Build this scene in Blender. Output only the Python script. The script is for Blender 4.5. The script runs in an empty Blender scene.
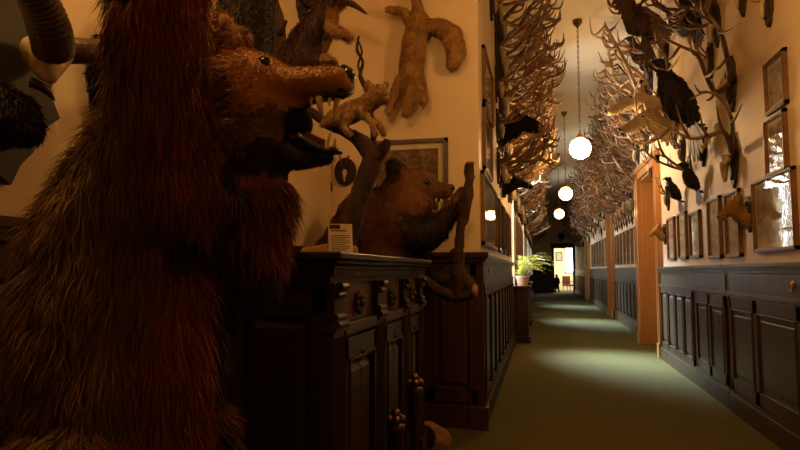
import bpy, bmesh, math, random
import numpy as np
from mathutils import Vector, Matrix, noise
PI = math.pi
S = bpy.context.scene
C = S.collection
rnd = random.Random(7)

# ------------------------------------------------------------------ camera
F_PX, EYE = 600.0, 1.35
PITCH = math.atan(45.5 / F_PX); YAW = math.atan(141 * math.cos(PITCH) / F_PX)
cd = bpy.data.cameras.new('camera'); cam = bpy.data.objects.new('camera', cd); C.objects.link(cam)
cd.sensor_width = 36; cd.lens = 36 * F_PX / 800; cd.clip_start = .05; cd.clip_end = 200
cam.location = (0, 0, EYE); cam.rotation_euler = (PI / 2 + PITCH, 0, YAW)
S.camera = cam
# ------------------------------------------------------------------ world, colour, exposure
S.view_settings.view_transform = 'Standard'; S.view_settings.look = 'None'
S.view_settings.gamma = 1; S.view_settings.use_curve_mapping = False
S.view_settings.exposure = 0.0
w = bpy.data.worlds.new('world'); S.world = w; w.use_nodes = True
w.node_tree.nodes['Background'].inputs[0].default_value = (1, .62, .3, 1)
w.node_tree.nodes['Background'].inputs[1].default_value = .012
LAMP_COL = (1, .58, .22); LAMP_NEAR = (1, .53, .17)
LAMPS = [(.62, 3.7, 3.22, 46), (.62, 9.5, 3.22, 110), (.62, 15.1, 3.22, 40), (.62, 20.5, 3.22, 22), (-1.18, 1.22, 3.62, 76)]      # where each globe hangs, its strength
DAY = [(11.8, 120), (18.8, 80), (25.8, 60)]                              # windows in the corridor's left wall
def area(name, loc, target, sx, sy, e, col, spread=180):
    l = bpy.data.lights.new(name, 'AREA'); l.shape = 'RECTANGLE'; l.size = sx; l.size_y = sy
    l.energy = e; l.color = col; l.spread = math.radians(spread)
    o = bpy.data.objects.new(name, l); C.objects.link(o); o.location = loc
    o.rotation_euler = (Vector(target) - Vector(loc)).to_track_quat('-Z', 'Y').to_euler()
for y, e in DAY:
    area('window_daylight', (-.50, y, 3.0), (1.32, y - 2.4, 0), .5, 1.0, e, (.50, .70, .92), 41)
for y, e in DAY:
    area('window_skylight', (-.48, y - .1, 3.3), (1.85, y - 1.2, 3.9), .5, 1.0, e * .30, (1, .95, .82), 110)
area('far_room_daylight', (2.6, 41.2, 2.6), (.9, 40.6, .8), 1.2, 1.8, 190, (1, .93, .78))

# ------------------------------------------------------------------ picture point -> place
cp_, sp_, cy_, sy_ = math.cos(PITCH), math.sin(PITCH), math.cos(YAW), math.sin(YAW)
RV = Vector((cy_, sy_, 0)); FV = Vector((-sy_ * cp_, cy_ * cp_, sp_)); UV = Vector((sy_ * sp_, -cy_ * sp_, cp_))
def _ray(x, y): return FV * F_PX + RV * (x - 400) + UV * (225 - y)
def onY(x, y, Y): d = _ray(x, y); return Vector((0, 0, EYE)) + d * (Y / d.y)
def onX(x, y, X): d = _ray(x, y); return Vector((0, 0, EYE)) + d * (X / d.x)

# ------------------------------------------------------------------ materials
def mat(name, col, rough=.6, col2=None, scale=8, stretch=(1, 1, 1), bump=0, metal=0, emit=0, coat=0, detail=4, spec=.5, emitcol=None, bscale=None):
    m = bpy.data.materials.new(name); m.use_nodes = True; nt = m.node_tree; b = nt.nodes['Principled BSDF']
    b.inputs['Base Color'].default_value = (*col, 1); b.inputs['Roughness'].default_value = rough
    b.inputs['Metallic'].default_value = metal; b.inputs['Coat Weight'].default_value = coat
    b.inputs['Specular IOR Level'].default_value = spec
    if emit:
        b.inputs['Emission Color'].default_value = (*(emitcol or col), 1); b.inputs['Emission Strength'].default_value = emit
    if col2 or bump:
        tc = nt.nodes.new('ShaderNodeTexCoord'); mp = nt.nodes.new('ShaderNodeMapping'); mp.inputs['Scale'].default_value = stretch
        n = nt.nodes.new('ShaderNodeTexNoise'); n.inputs['Scale'].default_value = scale; n.inputs['Detail'].default_value = detail
        nt.links.new(tc.outputs['Object'], mp.inputs[0]); nt.links.new(mp.outputs[0], n.inputs['Vector'])
        if col2:
            r = nt.nodes.new('ShaderNodeValToRGB'); r.color_ramp.elements[0].position = .35; r.color_ramp.elements[1].position = .65
            r.color_ramp.elements[0].color = (*col, 1); r.color_ramp.elements[1].color = (*col2, 1)
            nt.links.new(n.outputs['Fac'], r.inputs[0]); nt.links.new(r.outputs[0], b.inputs['Base Color'])
        if bump:
            src = n
            if bscale:
                src = nt.nodes.new('ShaderNodeTexNoise'); src.inputs['Scale'].default_value = bscale; nt.links.new(mp.outputs[0], src.inputs['Vector'])
            bp = nt.nodes.new('ShaderNodeBump'); bp.inputs['Strength'].default_value = bump; bp.inputs['Distance'].default_value = .01
            nt.links.new(src.outputs['Fac'], bp.inputs['Height']); nt.links.new(bp.outputs[0], b.inputs['Normal'])
    return m
M = {}
M['plaster'] = mat('plaster', (.70, .54, .34), .55, (.76, .60, .39), 1.2, bump=.04, bscale=30)
M['ceil'] = mat('ceiling_plaster', (.62, .52, .36), .8, (.68, .57, .40), .8)
M['carpet'] = mat('carpet', (.090, .076, .021), .95, (.110, .094, .027), 60, bump=.5, spec=.1)
M['wood_olive'] = mat('olive_brown_wood', (.050, .030, .012), .40, (.080, .048, .020), 5, (1, 1, .15), .03, spec=.35)
M['wood'] = mat('dark_wood', (.020, .0095, .005), .42, (.038, .017, .008), 5, (1, 1, .15), .03, spec=.26)
M['woodb'] = mat('brown_wood', (.045, .016, .006), .4, (.075, .028, .010), 5, (1, 1, .15), .03, spec=.35)
M['orange'] = mat('orange_wood', (.38, .165, .045), .4, (.48, .22, .065), 4, (1, 1, .12), .03, coat=.3)
M['black'] = mat('black_wood', (.010, .007, .005), .5, (.02, .012, .008), 9, bump=.3)
M['carved'] = mat('carved_oak', (.022, .012, .006), .6, (.05, .026, .012), 14, bump=.6)
M['antler'] = mat('antler', (.17, .085, .035), .5, (.34, .20, .10), 7, bump=.25)
M['antlerd'] = mat('dark_antler', (.07, .032, .014), .5, (.14, .07, .032), 7, bump=.25)
M['antlerp'] = mat('pale_antler', (.46, .33, .19), .5, (.58, .44, .28), 7, bump=.2)
M['bone'] = mat('bone', (.58, .46, .28), .55, (.40, .28, .14), 18, bump=.25)
M['horn'] = mat('horn', (.028, .013, .006), .42, (.065, .03, .013), 20, bump=.3)
M['gold'] = mat('frame_wood', (.17, .085, .032), .4, (.26, .14, .055), 10, bump=.1)
M['frame'] = mat('frame_dark', (.045, .02, .008), .4, (.08, .035, .014), 10, bump=.1)
M['mount'] = mat('picture_mount', (.56, .46, .30), .8)
M['brass'] = mat('brass', (.55, .33, .12), .28, metal=1)
M['bronze'] = mat('old_brass', (.20, .11, .04), .4, metal=1)
M['nose'] = mat('nose', (.012, .008, .006), .25, bump=.3, scale=60)
M['eye'] = mat('glass_eye', (.01, .005, .002), .05, coat=1)
M['tooth'] = mat('tooth', (.62, .45, .24), .3)
M['gum'] = mat('gum', (.22, .05, .02), .4, (.14, .03, .012), 20)
M['lip'] = mat('lip', (.012, .007, .005), .35, bump=.3, scale=30)
M['maw'] = mat('mouth_lining', (.012, .005, .003), .95, spec=.1)
M['bark'] = mat('bark', (.020, .008, .004), .85, (.065, .026, .010), 18, (1, 1, .35), 1)
M['cut'] = mat('cut_wood', (.38, .18, .06), .7, (.28, .12, .04), 12)
M['rock'] = mat('rock_base', (.25, .14, .06), .9, (.36, .21, .09), 8, bump=.8)
M['globe'] = None
M['pot'] = mat('pot', (.55, .33, .24), .5)
M['soil'] = mat('soil', (.02, .012, .006), .9)
M['fern'] = mat('fern', (.50, .52, .08), .5, (.62, .62, .16), 6)
M['feather_d'] = mat('dark_feather', (.012, .008, .006), .6, (.03, .018, .010), 22, bump=.4)
M['feather_b'] = mat('brown_feather', (.05, .026, .012), .7, (.14, .075, .032), 22, bump=.4)
M['white'] = mat('white_card', (.85, .80, .66), .5)
M['ink'] = mat('ink', (.06, .04, .03), .7)
M['sky'] = mat('window_sky', (.8, .9, 1), .5, emit=9, emitcol=(.85, .93, 1))
M['cream'] = mat('cream_wall', (.80, .70, .50), .8)
M['redchair'] = mat('red_upholstery', (.25, .06, .025), .7)
def furmat(name, a, b, sc=5, rough=.62, c=None):
    m = mat(name, a, rough, b, sc, spec=.25)
    return m
FM = {
 'bear': furmat('bear_fur', (.075, .034, .009), (.19, .095, .027), 4.5),
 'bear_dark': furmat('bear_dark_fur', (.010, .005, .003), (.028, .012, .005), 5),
 'bear_tan': furmat('bear_face_fur', (.25, .115, .032), (.42, .20, .062), 6),
 'body_brown': furmat('body_brown_fur', (.075, .028, .009), (.15, .058, .019), 6),
 'fox': furmat('pelt_fur', (.30, .15, .045), (.44, .25, .09), 9),
 'bear_mid': furmat('bear_mid_fur', (.28, .135, .042), (.42, .21, .075), 6),
 'bear_red': furmat('bear_red_fur', (.12, .028, .006), (.24, .062, .014), 5),
 'lynx': furmat('kitten_fur', (.20, .10, .035), (.42, .25, .10), 38),
 'marmot': furmat('marmot_fur', (.025, .010, .004), (.060, .025, .010), 8),
 'marmot_tan': furmat('marmot_chest', (.22, .10, .036), (.32, .16, .06), 10),
 'pale': furmat('pale_fur', (.52, .40, .24), (.66, .54, .35), 8),
 'boar': furmat('boar_bristle', (.010, .007, .005), (.028, .018, .011), 14),
}
def glass_mat():
    m = bpy.data.materials.new('picture_glass'); m.use_nodes = True; nt = m.node_tree; nt.nodes.clear()
    o = nt.nodes.new('ShaderNodeOutputMaterial'); mx = nt.nodes.new('ShaderNodeMixShader'); fr = nt.nodes.new('ShaderNodeFresnel'); fr.inputs[0].default_value = 1.42
    ge = nt.nodes.new('ShaderNodeNewGeometry'); iv = nt.nodes.new('ShaderNodeMath'); iv.operation = 'SUBTRACT'; iv.inputs[0].default_value = 1; mu = nt.nodes.new('ShaderNodeMath'); mu.operation = 'MULTIPLY'
    nt.links.new(ge.outputs['Backfacing'], iv.inputs[1]); nt.links.new(iv.outputs[0], mu.inputs[0]); nt.links.new(fr.outputs[0], mu.inputs[1])
    t = nt.nodes.new('ShaderNodeBsdfTransparent'); g = nt.nodes.new('ShaderNodeBsdfGlossy'); g.inputs['Roughness'].default_value = .02
    tc = nt.nodes.new('ShaderNodeTexCoord'); n = nt.nodes.new('ShaderNodeTexNoise'); n.inputs['Scale'].default_value = 14; bp = nt.nodes.new('ShaderNodeBump'); bp.inputs['Strength'].default_value = .10; bp.inputs['Distance'].default_value = .004
    nt.links.new(tc.outputs['Object'], n.inputs['Vector']); nt.links.new(n.outputs['Fac'], bp.inputs['Height']); nt.links.new(bp.outputs[0], g.inputs['Normal'])
    nt.links.new(mu.outputs[0], mx.inputs[0]); nt.links.new(t.outputs[0], mx.inputs[1]); nt.links.new(g.outputs[0], mx.inputs[2]); nt.links.new(mx.outputs[0], o.inputs[0])
    return m
M['glass'] = glass_mat()
def print_mat(name, a, b, sc):
    return mat(name, a, .8, b, sc, (1, 1, 1), detail=6)
PRINTS = [print_mat('engraving', (.20, .17, .12), (.50, .43, .30), 9), print_mat('engraving_dark', (.11, .09, .06), (.34, .28, .19), 14), print_mat('engraving_pale', (.34, .29, .20), (.55, .48, .34), 12)]
M['oldprint'] = print_mat('brown_painting', (.07, .035, .014), (.19, .105, .045), 22)

# ------------------------------------------------------------------ mesh builder
class MB:
    def __init__(s): s.v = []; s.f = []; s.m = []; s.mi = 0
    def add(s, vs, fs, T=None):
        k = len(s.v)
        for p in vs:
            p = Vector(p); s.v.append(tuple(T @ p) if T else tuple(p))
        for q in fs: s.f.append(tuple(i + k for i in q)); s.m.append(s.mi)
    def box(s, x0, x1, y0, y1, z0, z1, T=None, b=0):
        x0, x1 = min(x0, x1), max(x0, x1); y0, y1 = min(y0, y1), max(y0, y1); z0, z1 = min(z0, z1), max(z0, z1)
        vs = [(x, y, z) for x in (x0, x1) for y in (y0, y1) for z in (z0, z1)]
        s.add(vs, [(0, 1, 3, 2), (4, 6, 7, 5), (0, 4, 5, 1), (2, 3, 7, 6), (0, 2, 6, 4), (1, 5, 7, 3)], T)
    def tube(s, pts, rad, n=6, T=None, sub=3, cap=True, rib=None):
        P = [Vector(p) for p in pts]
        if not isinstance(rad, (list, tuple)): rad = [rad] * len(P)
        if sub > 1 and len(P) > 2:
            Q = []; Rr = []
            for i in range(len(P) - 1):
                a = P[max(i - 1, 0)]; b = P[i]; c = P[i + 1]; d = P[min(i + 2, len(P) - 1)]
                for j in range(sub):
                    t = j / sub
                    Q.append(.5 * ((2 * b) + (c - a) * t + (2 * a - 5 * b + 4 * c - d) * t * t + (3 * b - a - 3 * c + d) * t ** 3)); Rr.append(rad[i] * (1 - t) + rad[i + 1] * t)
            Q.append(P[-1]); Rr.append(rad[-1]); P, rad = Q, Rr
        if rib: rad = [r * (1 + rib * (1 if i % 2 else -1)) for i, r in enumerate(rad)]
        vs = []; fs = []; t0 = (P[1] - P[0]).normalized()
        u = t0.orthogonal().normalized()
        for i, p in enumerate(P):
            t = (P[min(i + 1, len(P) - 1)] - P[max(i - 1, 0)])
            if t.length < 1e-9: t = t0
            t = t.normalized(); u = (u - t * u.dot(t))
            u = u.normalized() if u.length > 1e-6 else t.orthogonal().normalized(); vv = t.cross(u)
            for k in range(n):
                a = 2 * PI * k / n; vs.append(p + (u * math.cos(a) + vv * math.sin(a)) * rad[i])
        for i in range(len(P) - 1):
            for k in range(n):
                fs.append((i * n + k, i * n + (k + 1) % n, (i + 1) * n + (k + 1) % n, (i + 1) * n + k))
        if cap: fs.append(tuple(range(n))[::-1]); fs.append(tuple((len(P) - 1) * n + k for k in range(n)))
        s.add(vs, fs, T)
    def lathe(s, prof, c=(0, 0, 0), n=20, T=None):
        vs = []; fs = []
        for r, z in prof:
            for k in range(n):
                a = 2 * PI * k / n; vs.append((c[0] + r * math.cos(a), c[1] + r * math.sin(a), c[2] + z))
        m = len(prof)
        for i in range(m - 1):
            for k in range(n): fs.append((i * n + k, i * n + (k + 1) % n, (i + 1) * n + (k + 1) % n, (i + 1) * n + k))
        fs.append(tuple(range(n))[::-1]); fs.append(tuple((m - 1) * n + k for k in range(n)))
        s.add(vs, fs, T)
    def ball(s, c, r, sc=(1, 1, 1), n=12, T=None):
        prof = []; m = n // 2 + 2
        vs = [(c[0], c[1], c[2] - r * sc[2])]; fs = []
        for i in range(1, m):
            a = -PI / 2 + PI * i / m
            for k in range(n):
                b = 2 * PI * k / n; vs.append((c[0] + r * sc[0] * math.cos(a) * math.cos(b), c[1] + r * sc[1] * math.cos(a) * math.sin(b), c[2] + r * sc[2] * math.sin(a)))
        vs.append((c[0], c[1], c[2] + r * sc[2])); L = len(vs) - 1
        for k in range(n): fs.append((0, 1 + (k + 1) % n, 1 + k)); fs.append((L, L - n + k, L - n + (k + 1) % n))
        for i in range(m - 2):
            for k in range(n): fs.append((1 + i * n + k, 1 + i * n + (k + 1) % n, 1 + (i + 1) * n + (k + 1) % n, 1 + (i + 1) * n + k))
        s.add(vs, fs, T)
    def prism(s, out, y0, y1, T=None):       # outline in x,z pushed from y0 to y1
        n = len(out)
        vs = [(x, y0, z) for x, z in out] + [(x, y1, z) for x, z in out]
        fs = [tuple(range(n)), tuple(range(n, 2 * n))[::-1]] + [(i, i + n, (i + 1) % n + n, (i + 1) % n) for i in range(n)]
        s.add(vs, fs, T)
    def build(s, name, m, parent=None, smooth=False, bevel=0):
        me = bpy.data.meshes.new(name); me.from_pydata(s.v, [], s.f)
        ms = m if isinstance(m, (list, tuple)) else [m]
        for x in ms: me.materials.append(x)
        if len(ms) > 1: me.polygons.foreach_set('material_index', s.m)
        bm = bmesh.new(); bm.from_mesh(me); bmesh.ops.recalc_face_normals(bm, faces=bm.faces); bm.to_mesh(me); bm.free()
        if smooth: me.polygons.foreach_set('use_smooth', [True] * len(me.polygons))
        o = bpy.data.objects.new(name, me); C.objects.link(o)
        if parent: o.parent = parent
        if bevel:
            b = o.modifiers.new('b', 'BEVEL'); b.width = bevel; b.segments = 2; b.limit_method = 'ANGLE'
        return o
def tag(o, label=None, cat=None, group=None, kind=None):
    if label: o['label'] = label
    if cat: o['category'] = cat
    if group: o['group'] = group
    if kind: o['kind'] = kind
    return o
def thing(name, label, cat, loc=(0, 0, 0), rz=0, group=None):
    o = bpy.data.objects.new(name, None); C.objects.link(o); o.location = loc; o.rotation_euler = (0, 0, rz); o.empty_display_size = .1
    return tag(o, label, cat, group)
def copy_thing(src, loc, rz=0, sc=1, label=None, group=None):
    def rec(o, par):
        c = o.copy(); C.objects.link(c)
        if par: c.parent = par
        for ch in [x for x in KIDS.get(o.name, [])]: rec(ch, c)
        return c
    r = rec(src, None); r.location = loc; r.rotation_euler = (0, 0, rz); r.scale = (sc, sc, sc) if not isinstance(sc, tuple) else sc
    if label: r['label'] = label
    if group: r['group'] = group
    elif 'group' in r: del r['group']
    return r
KIDS = {}
def note_kids(root):
    def rec(o):
        KIDS[o.name] = list(o.children)
        for c in o.children: rec(c)
    rec(root)

def blob(name, chains, vox, m, parent=None, it=6, fac=.6):
    """One continuous skin over chains of balls: chain = [(point, radius), ...], or (chain, (sx,sy,sz))."""
    bm = bmesh.new()
    for ch in chains:
        sc = (1, 1, 1)
        if isinstance(ch, tuple): ch, sc = ch
        ch = [(Vector(p), r) for p, r in ch]
        if len(ch) == 1: ch = ch + ch
        for (a, ra), (b, rb) in zip(ch[:-1], ch[1:]):
            k = max(1, int((b - a).length / (.3 * max(min(ra, rb), .004))))
            k = min(k, 24)
            for i in range(k + 1):
                t = i / k; p = a.lerp(b, t); r = ra * (1 - t) + rb * t
                bmesh.ops.create_icosphere(bm, subdivisions=2, radius=1, matrix=Matrix.Translation(p) @ Matrix.Diagonal((r * sc[0], r * sc[1], r * sc[2], 1)))
    me = bpy.data.meshes.new('tmp'); bm.to_mesh(me); bm.free()
    t = bpy.data.objects.new('tmp', me); C.objects.link(t)
    rm = t.modifiers.new('r', 'REMESH'); rm.mode = 'VOXEL'; rm.voxel_size = vox
    if it: sm = t.modifiers.new('s', 'SMOOTH'); sm.factor = fac; sm.iterations = it
    dg = bpy.context.evaluated_depsgraph_get(); dg.update()
    out = bpy.data.meshes.new_from_object(t.evaluated_get(dg)); out.name = name
    bpy.data.objects.remove(t)
    out.materials.clear()
    for x in (m if isinstance(m, (list, tuple)) else [m]): out.materials.append(x)
    out.polygons.foreach_set('use_smooth', [True] * len(out.polygons))
    o = bpy.data.objects.new(name, out); C.objects.link(o)
    if parent: o.parent = parent
    return o
def roughen(o, amp, sc):
    for v in o.data.vertices:
        n_ = noise.noise_vector(v.co * sc) + .6 * noise.noise_vector(v.co * sc * 2.7); v.co = v.co + n_ * amp
    return o
def paint(o, fn):
    """material slot per face from its centre (markings of the coat, painted chest shade)"""
    for p in o.data.polygons: p.material_index = fn(p.center)
def fur(o, n, length, width, mats, parent, comb=Vector((0, 0, -1)), lift=.35, seed=1, pick=None, lenf=None, curl=.5, combf=None, name='fur'):
    """strands of fur rooted on the skin of o, as one mesh"""
    rg = np.random.default_rng(seed); me = o.data; me.calc_loop_triangles()
    nv = len(me.vertices); co = np.empty(nv * 3); me.vertices.foreach_get('co', co); co = co.reshape(-1, 3)
    tr = np.empty(len(me.loop_triangles) * 3, dtype=np.int32); me.loop_triangles.foreach_get('vertices', tr); tr = tr.reshape(-1, 3)
    a, b, c = co[tr[:, 0]], co[tr[:, 1]], co[tr[:, 2]]; cr = np.cross(b - a, c - a); ar = np.linalg.norm(cr, axis=1)
    idx = rg.choice(len(tr), n, p=ar / ar.sum()); r1 = np.sqrt(rg.random(n))[:, None]; r2 = rg.random(n)[:, None]
    P = a[idx] * (1 - r1) + b[idx] * r1 * (1 - r2) + c[idx] * r1 * r2
    N = cr[idx] / np.maximum(ar[idx], 1e-12)[:, None]
    L = np.full(n, length) * (.6 + .7 * rg.random(n))
    if lenf: L *= np.array([lenf(p) for p in P])
    keep = L > 1e-4; P, N, L = P[keep], N[keep], L[keep]; n = len(P)
    D = np.array([combf(p) for p in P]) if combf else np.tile(np.array(comb), (n, 1))
    # clumps: neighbouring strands lean the same way
    cl = np.array([noise.noise_vector(Vector(p) * 14) for p in P]) * .9
    D = D - N * np.sum(D * N, axis=1)[:, None]; D /= np.maximum(np.linalg.norm(D, axis=1), 1e-6)[:, None]
    D = D + cl * curl + rg.normal(0, .16, (n, 3)); d0 = D + N * (lift * 2); d0 /= np.linalg.norm(d0, axis=1)[:, None]
    d1 = D + N * lift * .5; d1 /= np.linalg.norm(d1, axis=1)[:, None]
    W = np.cross(d0, rg.normal(0, 1, (n, 3))); W /= np.maximum(np.linalg.norm(W, axis=1), 1e-6)[:, None]; W *= (width * (.6 + .8 * rg.random(n)))[:, None]
    p0 = P - N * .003; p1 = P + d0 * (L * .45)[:, None]; p2 = p1 + d1 * (L * .55)[:, None]
    V = np.stack([p0 - W, p0 + W, p1 - W * .8, p1 + W * .8, p2], axis=1).reshape(-1, 3)
    base = np.arange(n) * 5
    quads = np.stack([base, base + 1, base + 3, base + 2], axis=1); tris = np.stack([base + 2, base + 3, base + 4], axis=1)
    m2 = bpy.data.meshes.new(name); m2.vertices.add(len(V)); m2.vertices.foreach_set('co', V.ravel())
    loops = np.concatenate([quads, tris], axis=1).ravel(); m2.loops.add(len(loops)); m2.loops.foreach_set('vertex_index', loops.astype(np.int32))
    m2.polygons.add(2 * n); st = np.stack([np.arange(n) * 7, np.arange(n) * 7 + 4], axis=1).ravel(); m2.polygons.foreach_set('loop_start', st.astype(np.int32))
    for x in (mats if isinstance(mats, (list, tuple)) else [mats]): m2.materials.append(x)
    if pick:
        mi = np.array([pick(p) for p in P], dtype=np.int32); m2.polygons.foreach_set('material_index', np.repeat(mi, 2))
    m2.update(calc_edges=True); m2.validate()
    f = bpy.data.objects.new(name, m2); C.objects.link(f); f.parent = parent or o
    if parent is None: pass
    return f

# ================================================================== SETTING
XR, XR2, XL, XA, YB, ZC, YE = 1.85, 2.05, -.52, -1.90, 5.30, 5.25, 38.2
def struct(mb, name, m, smooth=False, bevel=0, parent=None):
    o = mb.build(name, m, parent, smooth, bevel)
    if not parent: o['kind'] = 'structure'
    return o
mb = MB(); mb.box(-2.2, 3.2, -4, 43.5, -.1, 0); struct(mb, 'floor', M['carpet'])
mb = MB(); mb.box(-2.2, 3.2, -4, 43.5, ZC, ZC + .15); struct(mb, 'ceiling', M['ceil'])
mb = MB(); mb.box(XA - .15, XR2 + .5, -4.15, -4, 0, ZC); struct(mb, 'wall_rear', M['plaster'])
mb = MB(); mb.box(XA - .15, XA, -4, YB + .1, 0, ZC); struct(mb, 'wall_alcove', M['plaster'])
mb = MB(); mb.box(XA, XL, YB, YB + .15, 0, ZC); struct(mb, 'wall_back', M['plaster'])
def opening_wall(name, x0, x1, y0, y1, ops, m):       # wall with openings (ya, yb, za, zb)
    b = MB(); y = y0
    for ya, yb, za, zb in sorted(ops):
        b.box(x0, x1, y, ya, 0, ZC)
        if za > 0: b.box(x0, x1, ya, yb, 0, za)
        b.box(x0, x1, ya, yb, zb, ZC); y = yb
    b.box(x0, x1, y, y1, 0, ZC); return struct(b, name, m)
WINS = [(y - .45, y + .45, 1.06, 4.0) for y, _ in DAY]
opening_wall('wall_left', XL - .40, XL, YB + .15, YE, WINS, M['plaster'])
D1 = (10.2, 11.9, 0, 3.05); D2 = (18.3, 19.2, 0, 3.1); D3 = (27.1, 28.8, 0, 2.75)
opening_wall('wall_right', XR, XR + .55, -4, 12.3, [D1], M['plaster'])
opening_wall('wall_right', XR2, XR2 + .5, 12.3, YE, [D2, D3], M['plaster'])
b = MB(); b.box(-.95, .80, YE, YE + .2, 0, ZC); b.box(1.90, XR2 + .5, YE, YE + .2, 0, ZC); b.box(.80, 1.90, YE, YE + .2, 2.72, ZC); struct(b, 'wall_end', M['plaster'])
# windows of the corridor
for i, (ya, yb, za, zb) in enumerate(WINS):
    b = MB(); X = XL - .13
    for y in (ya, (ya + yb) / 2 - .03, yb - .06): b.box(X, X + .07, y, y + .06, za, zb)
    for z in (za, za + 1.0, za + 1.95, zb - .06): b.box(X, X + .06, ya, yb, z, z + .05)
    w_ = struct(b, 'window_%d' % (i + 1), M['cream'])
    g = MB(); g.box(X + .005, X + .012, ya, yb, za, zb); g.build('pane', M['sky'], w_)
    g = MB(); g.box(XL - .12, XL + .06, ya - .05, yb + .05, za - .05, za); g.build('window_sill', M['wood'], w_)

def panel_run(b, side, X, ys, z0, z1, fr=.07, arch=False):
    """raised frame and panels on a wainscot whose face is at X; side = direction it faces"""
    for ya, yb in zip(ys[:-1], ys[1:]):
        s = side
        b.box(X, X + s * .022, ya, ya + fr / 2, z0, z1); b.box(X, X + s * .022, yb - fr / 2, yb, z0, z1)
        b.box(X, X + s * .022, ya, yb, z0, z0 + fr); b.box(X, X + s * .022, ya, yb, z1 - fr, z1)
        m = fr / 2 + .035; w_ = .03
        A = (ya + m, yb - m, z0 + fr + .035, z1 - fr - .035)
        vs = [(X, A[0], A[2]), (X, A[1], A[2]), (X, A[1], A[3]), (X, A[0], A[3]), (X + s * .016, A[0] + w_, A[2] + w_), (X + s * .016, A[1] - w_, A[2] + w_), (X + s * .016, A[1] - w_, A[3] - w_), (X + s * .016, A[0] + w_, A[3] - w_)]
        b.add(vs, [(4, 5, 6, 7), (0, 1, 5, 4), (1, 2, 6, 5), (2, 3, 7, 6), (3, 0, 4, 7)])
        # thin bead round the panel
        q = fr / 2
        for (u0, u1, v0, v1) in ((ya + q, ya + q + .012, z0 + fr, z1 - fr), (yb - q - .012, yb - q, z0 + fr, z1 - fr), (ya + q, yb - q, z0 + fr, z0 + fr + .012), (ya + q, yb - q, z1 - fr - .012, z1 - fr)):
            b.box(X, X + s * .03, u0, u1, v0, v1)
def dado(b, side, X, ya, yb, top, body, fr_z=.22):
    """cap moulding, frieze and plinth between ya and yb; X wall face, body = thickness"""
    s = side; F = X + s * body
    b.box(X, F, ya, yb, 0, top - .02)
    b.box(X, F + s * .055, ya, yb, top - .035, top); b.box(X, F + s * .04, ya, yb, top - .055, top - .035); b.box(X, F + s * .02, ya, yb, top - .085, top - .055)
    b.box(X, F + s * .028, ya, yb, top - .085 - fr_z, top - .085 - fr_z + .03); b.box(X, F + s * .018, ya, yb, top - .085 - fr_z + .03, top - .085 - fr_z + .045)
    b.box(X, F + s * .035, ya, yb, 0, .17); b.box(X, F + s * .022, ya, yb, .17, .20)
    return F, .20, top - .085 - fr_z
def lin(a, b_, n): return [a + (b_ - a) * i / n for i in range(n + 1)]
# right wainscot, plain run by the doorway
b = MB(); Fx, z0, z1 = dado(b, -1, XR, 7.85, 10.02, 1.405, .05); panel_run(b, -1, Fx, lin(7.95, 9.9, 4), z0, z1); struct(b, 'trim_1', M['wood_olive'])
# far runs
for k, (ya, yb, n, X, s, top) in enumerate([(12.35, 17.85, 9, XR2, -1, 1.42), (19.75, 26.7, 11, XR2, -1, 1.42), (29.3, 38.1, 12, XR2, -1, 1.42)]):
    b = MB(); Fx, z0, z1 = dado(b, s, X, ya, yb, top, .03); panel_run(b, s, Fx, lin(ya + .1, yb - .1, n), z0, z1); struct(b, 'trim_%d' % (k + 2), M['wood_olive'])
# left corridor wainscot
for k, (ya, yb, n, top) in enumerate([(5.26, 10.98, 9, 1.49), (12.62, 17.98, 8, 1.49), (19.62, 24.98, 8, 1.49), (26.6, 38.1, 16, 1.49)]):
    b = MB(); Fx, z0, z1 = dado(b, 1, XL, ya, yb, top, .012, .20); panel_run(b, 1, Fx, lin(ya + .12, yb - .05, n), z0, z1); struct(b, 'trim_%d' % (k + 5), M['wood'])
for k, (y, _) in enumerate(DAY):
    b = MB(); b.box(XL, XL + .02, y - .83, y + .83, 0, 1.0); b.box(XL, XL + .05, y - .83, y + .83, 0, .17); panel_run(b, 1, XL + .02, lin(y - .8, y + .8, 3), .2, .98); struct(b, 'trim_%d' % (k + 9), M['wood'])
# alcove: back wall and side wall wainscot (built lying along Y and turned)
def turned(b, T):
    b.v = [tuple(T @ Vector(p)) for p in b.v]
b = MB(); Fx, z0, z1 = dado(b, 1, 0, 0, 1.41, 1.51, .03, .0); panel_run(b, 1, Fx, [.06, .48, .93, 1.39], z0 + .02, z1 - .02, .10)
turned(b, Matrix.Translation((XL + .03, YB, 0)) @ Matrix.Rotation(PI / 2, 4, 'Z') @ Matrix.Scale(-1, 4, (1, 0, 0)) ) if False else turned(b, Matrix(((0, -1, 0, XL + .03), (-1, 0, 0, YB), (0, 0, 1, 0), (0, 0, 0, 1))))
struct(b, 'trim_12', M['woodb'])
b = MB(); Fx, z0, z1 = dado(b, 1, XA, -4, YB - .04, 1.54, .03, .0); panel_run(b, 1, Fx, lin(-3.9, YB - .1, 15), z0 + .02, z1 - .02, .10); struct(b, 'trim_13', M['woodb'])
# corner post of alcove / corridor
b = MB(); b.box(XL - .10, XL + .03, YB - .045, YB + .02, 0, 1.43); b.box(XL - .10, XL + .065, YB - .085, YB, 0, .19); b.box(XL - .1, XL + .08, YB - .10, YB, 1.46, 1.51); b.box(XL - .1, XL + .06, YB - .08, YB, 1.425, 1.46)
struct(b, 'trim_14', M['woodb'], bevel=.006)
# picture rail between the wall and the ceiling
b = MB(); b.box(XR - .05, XR, -4, 12.3, ZC - .12, ZC); b.box(XL, XL + .05, YB, YE, ZC - .12, ZC); struct(b, 'trim_15', M['ceil'])

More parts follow.
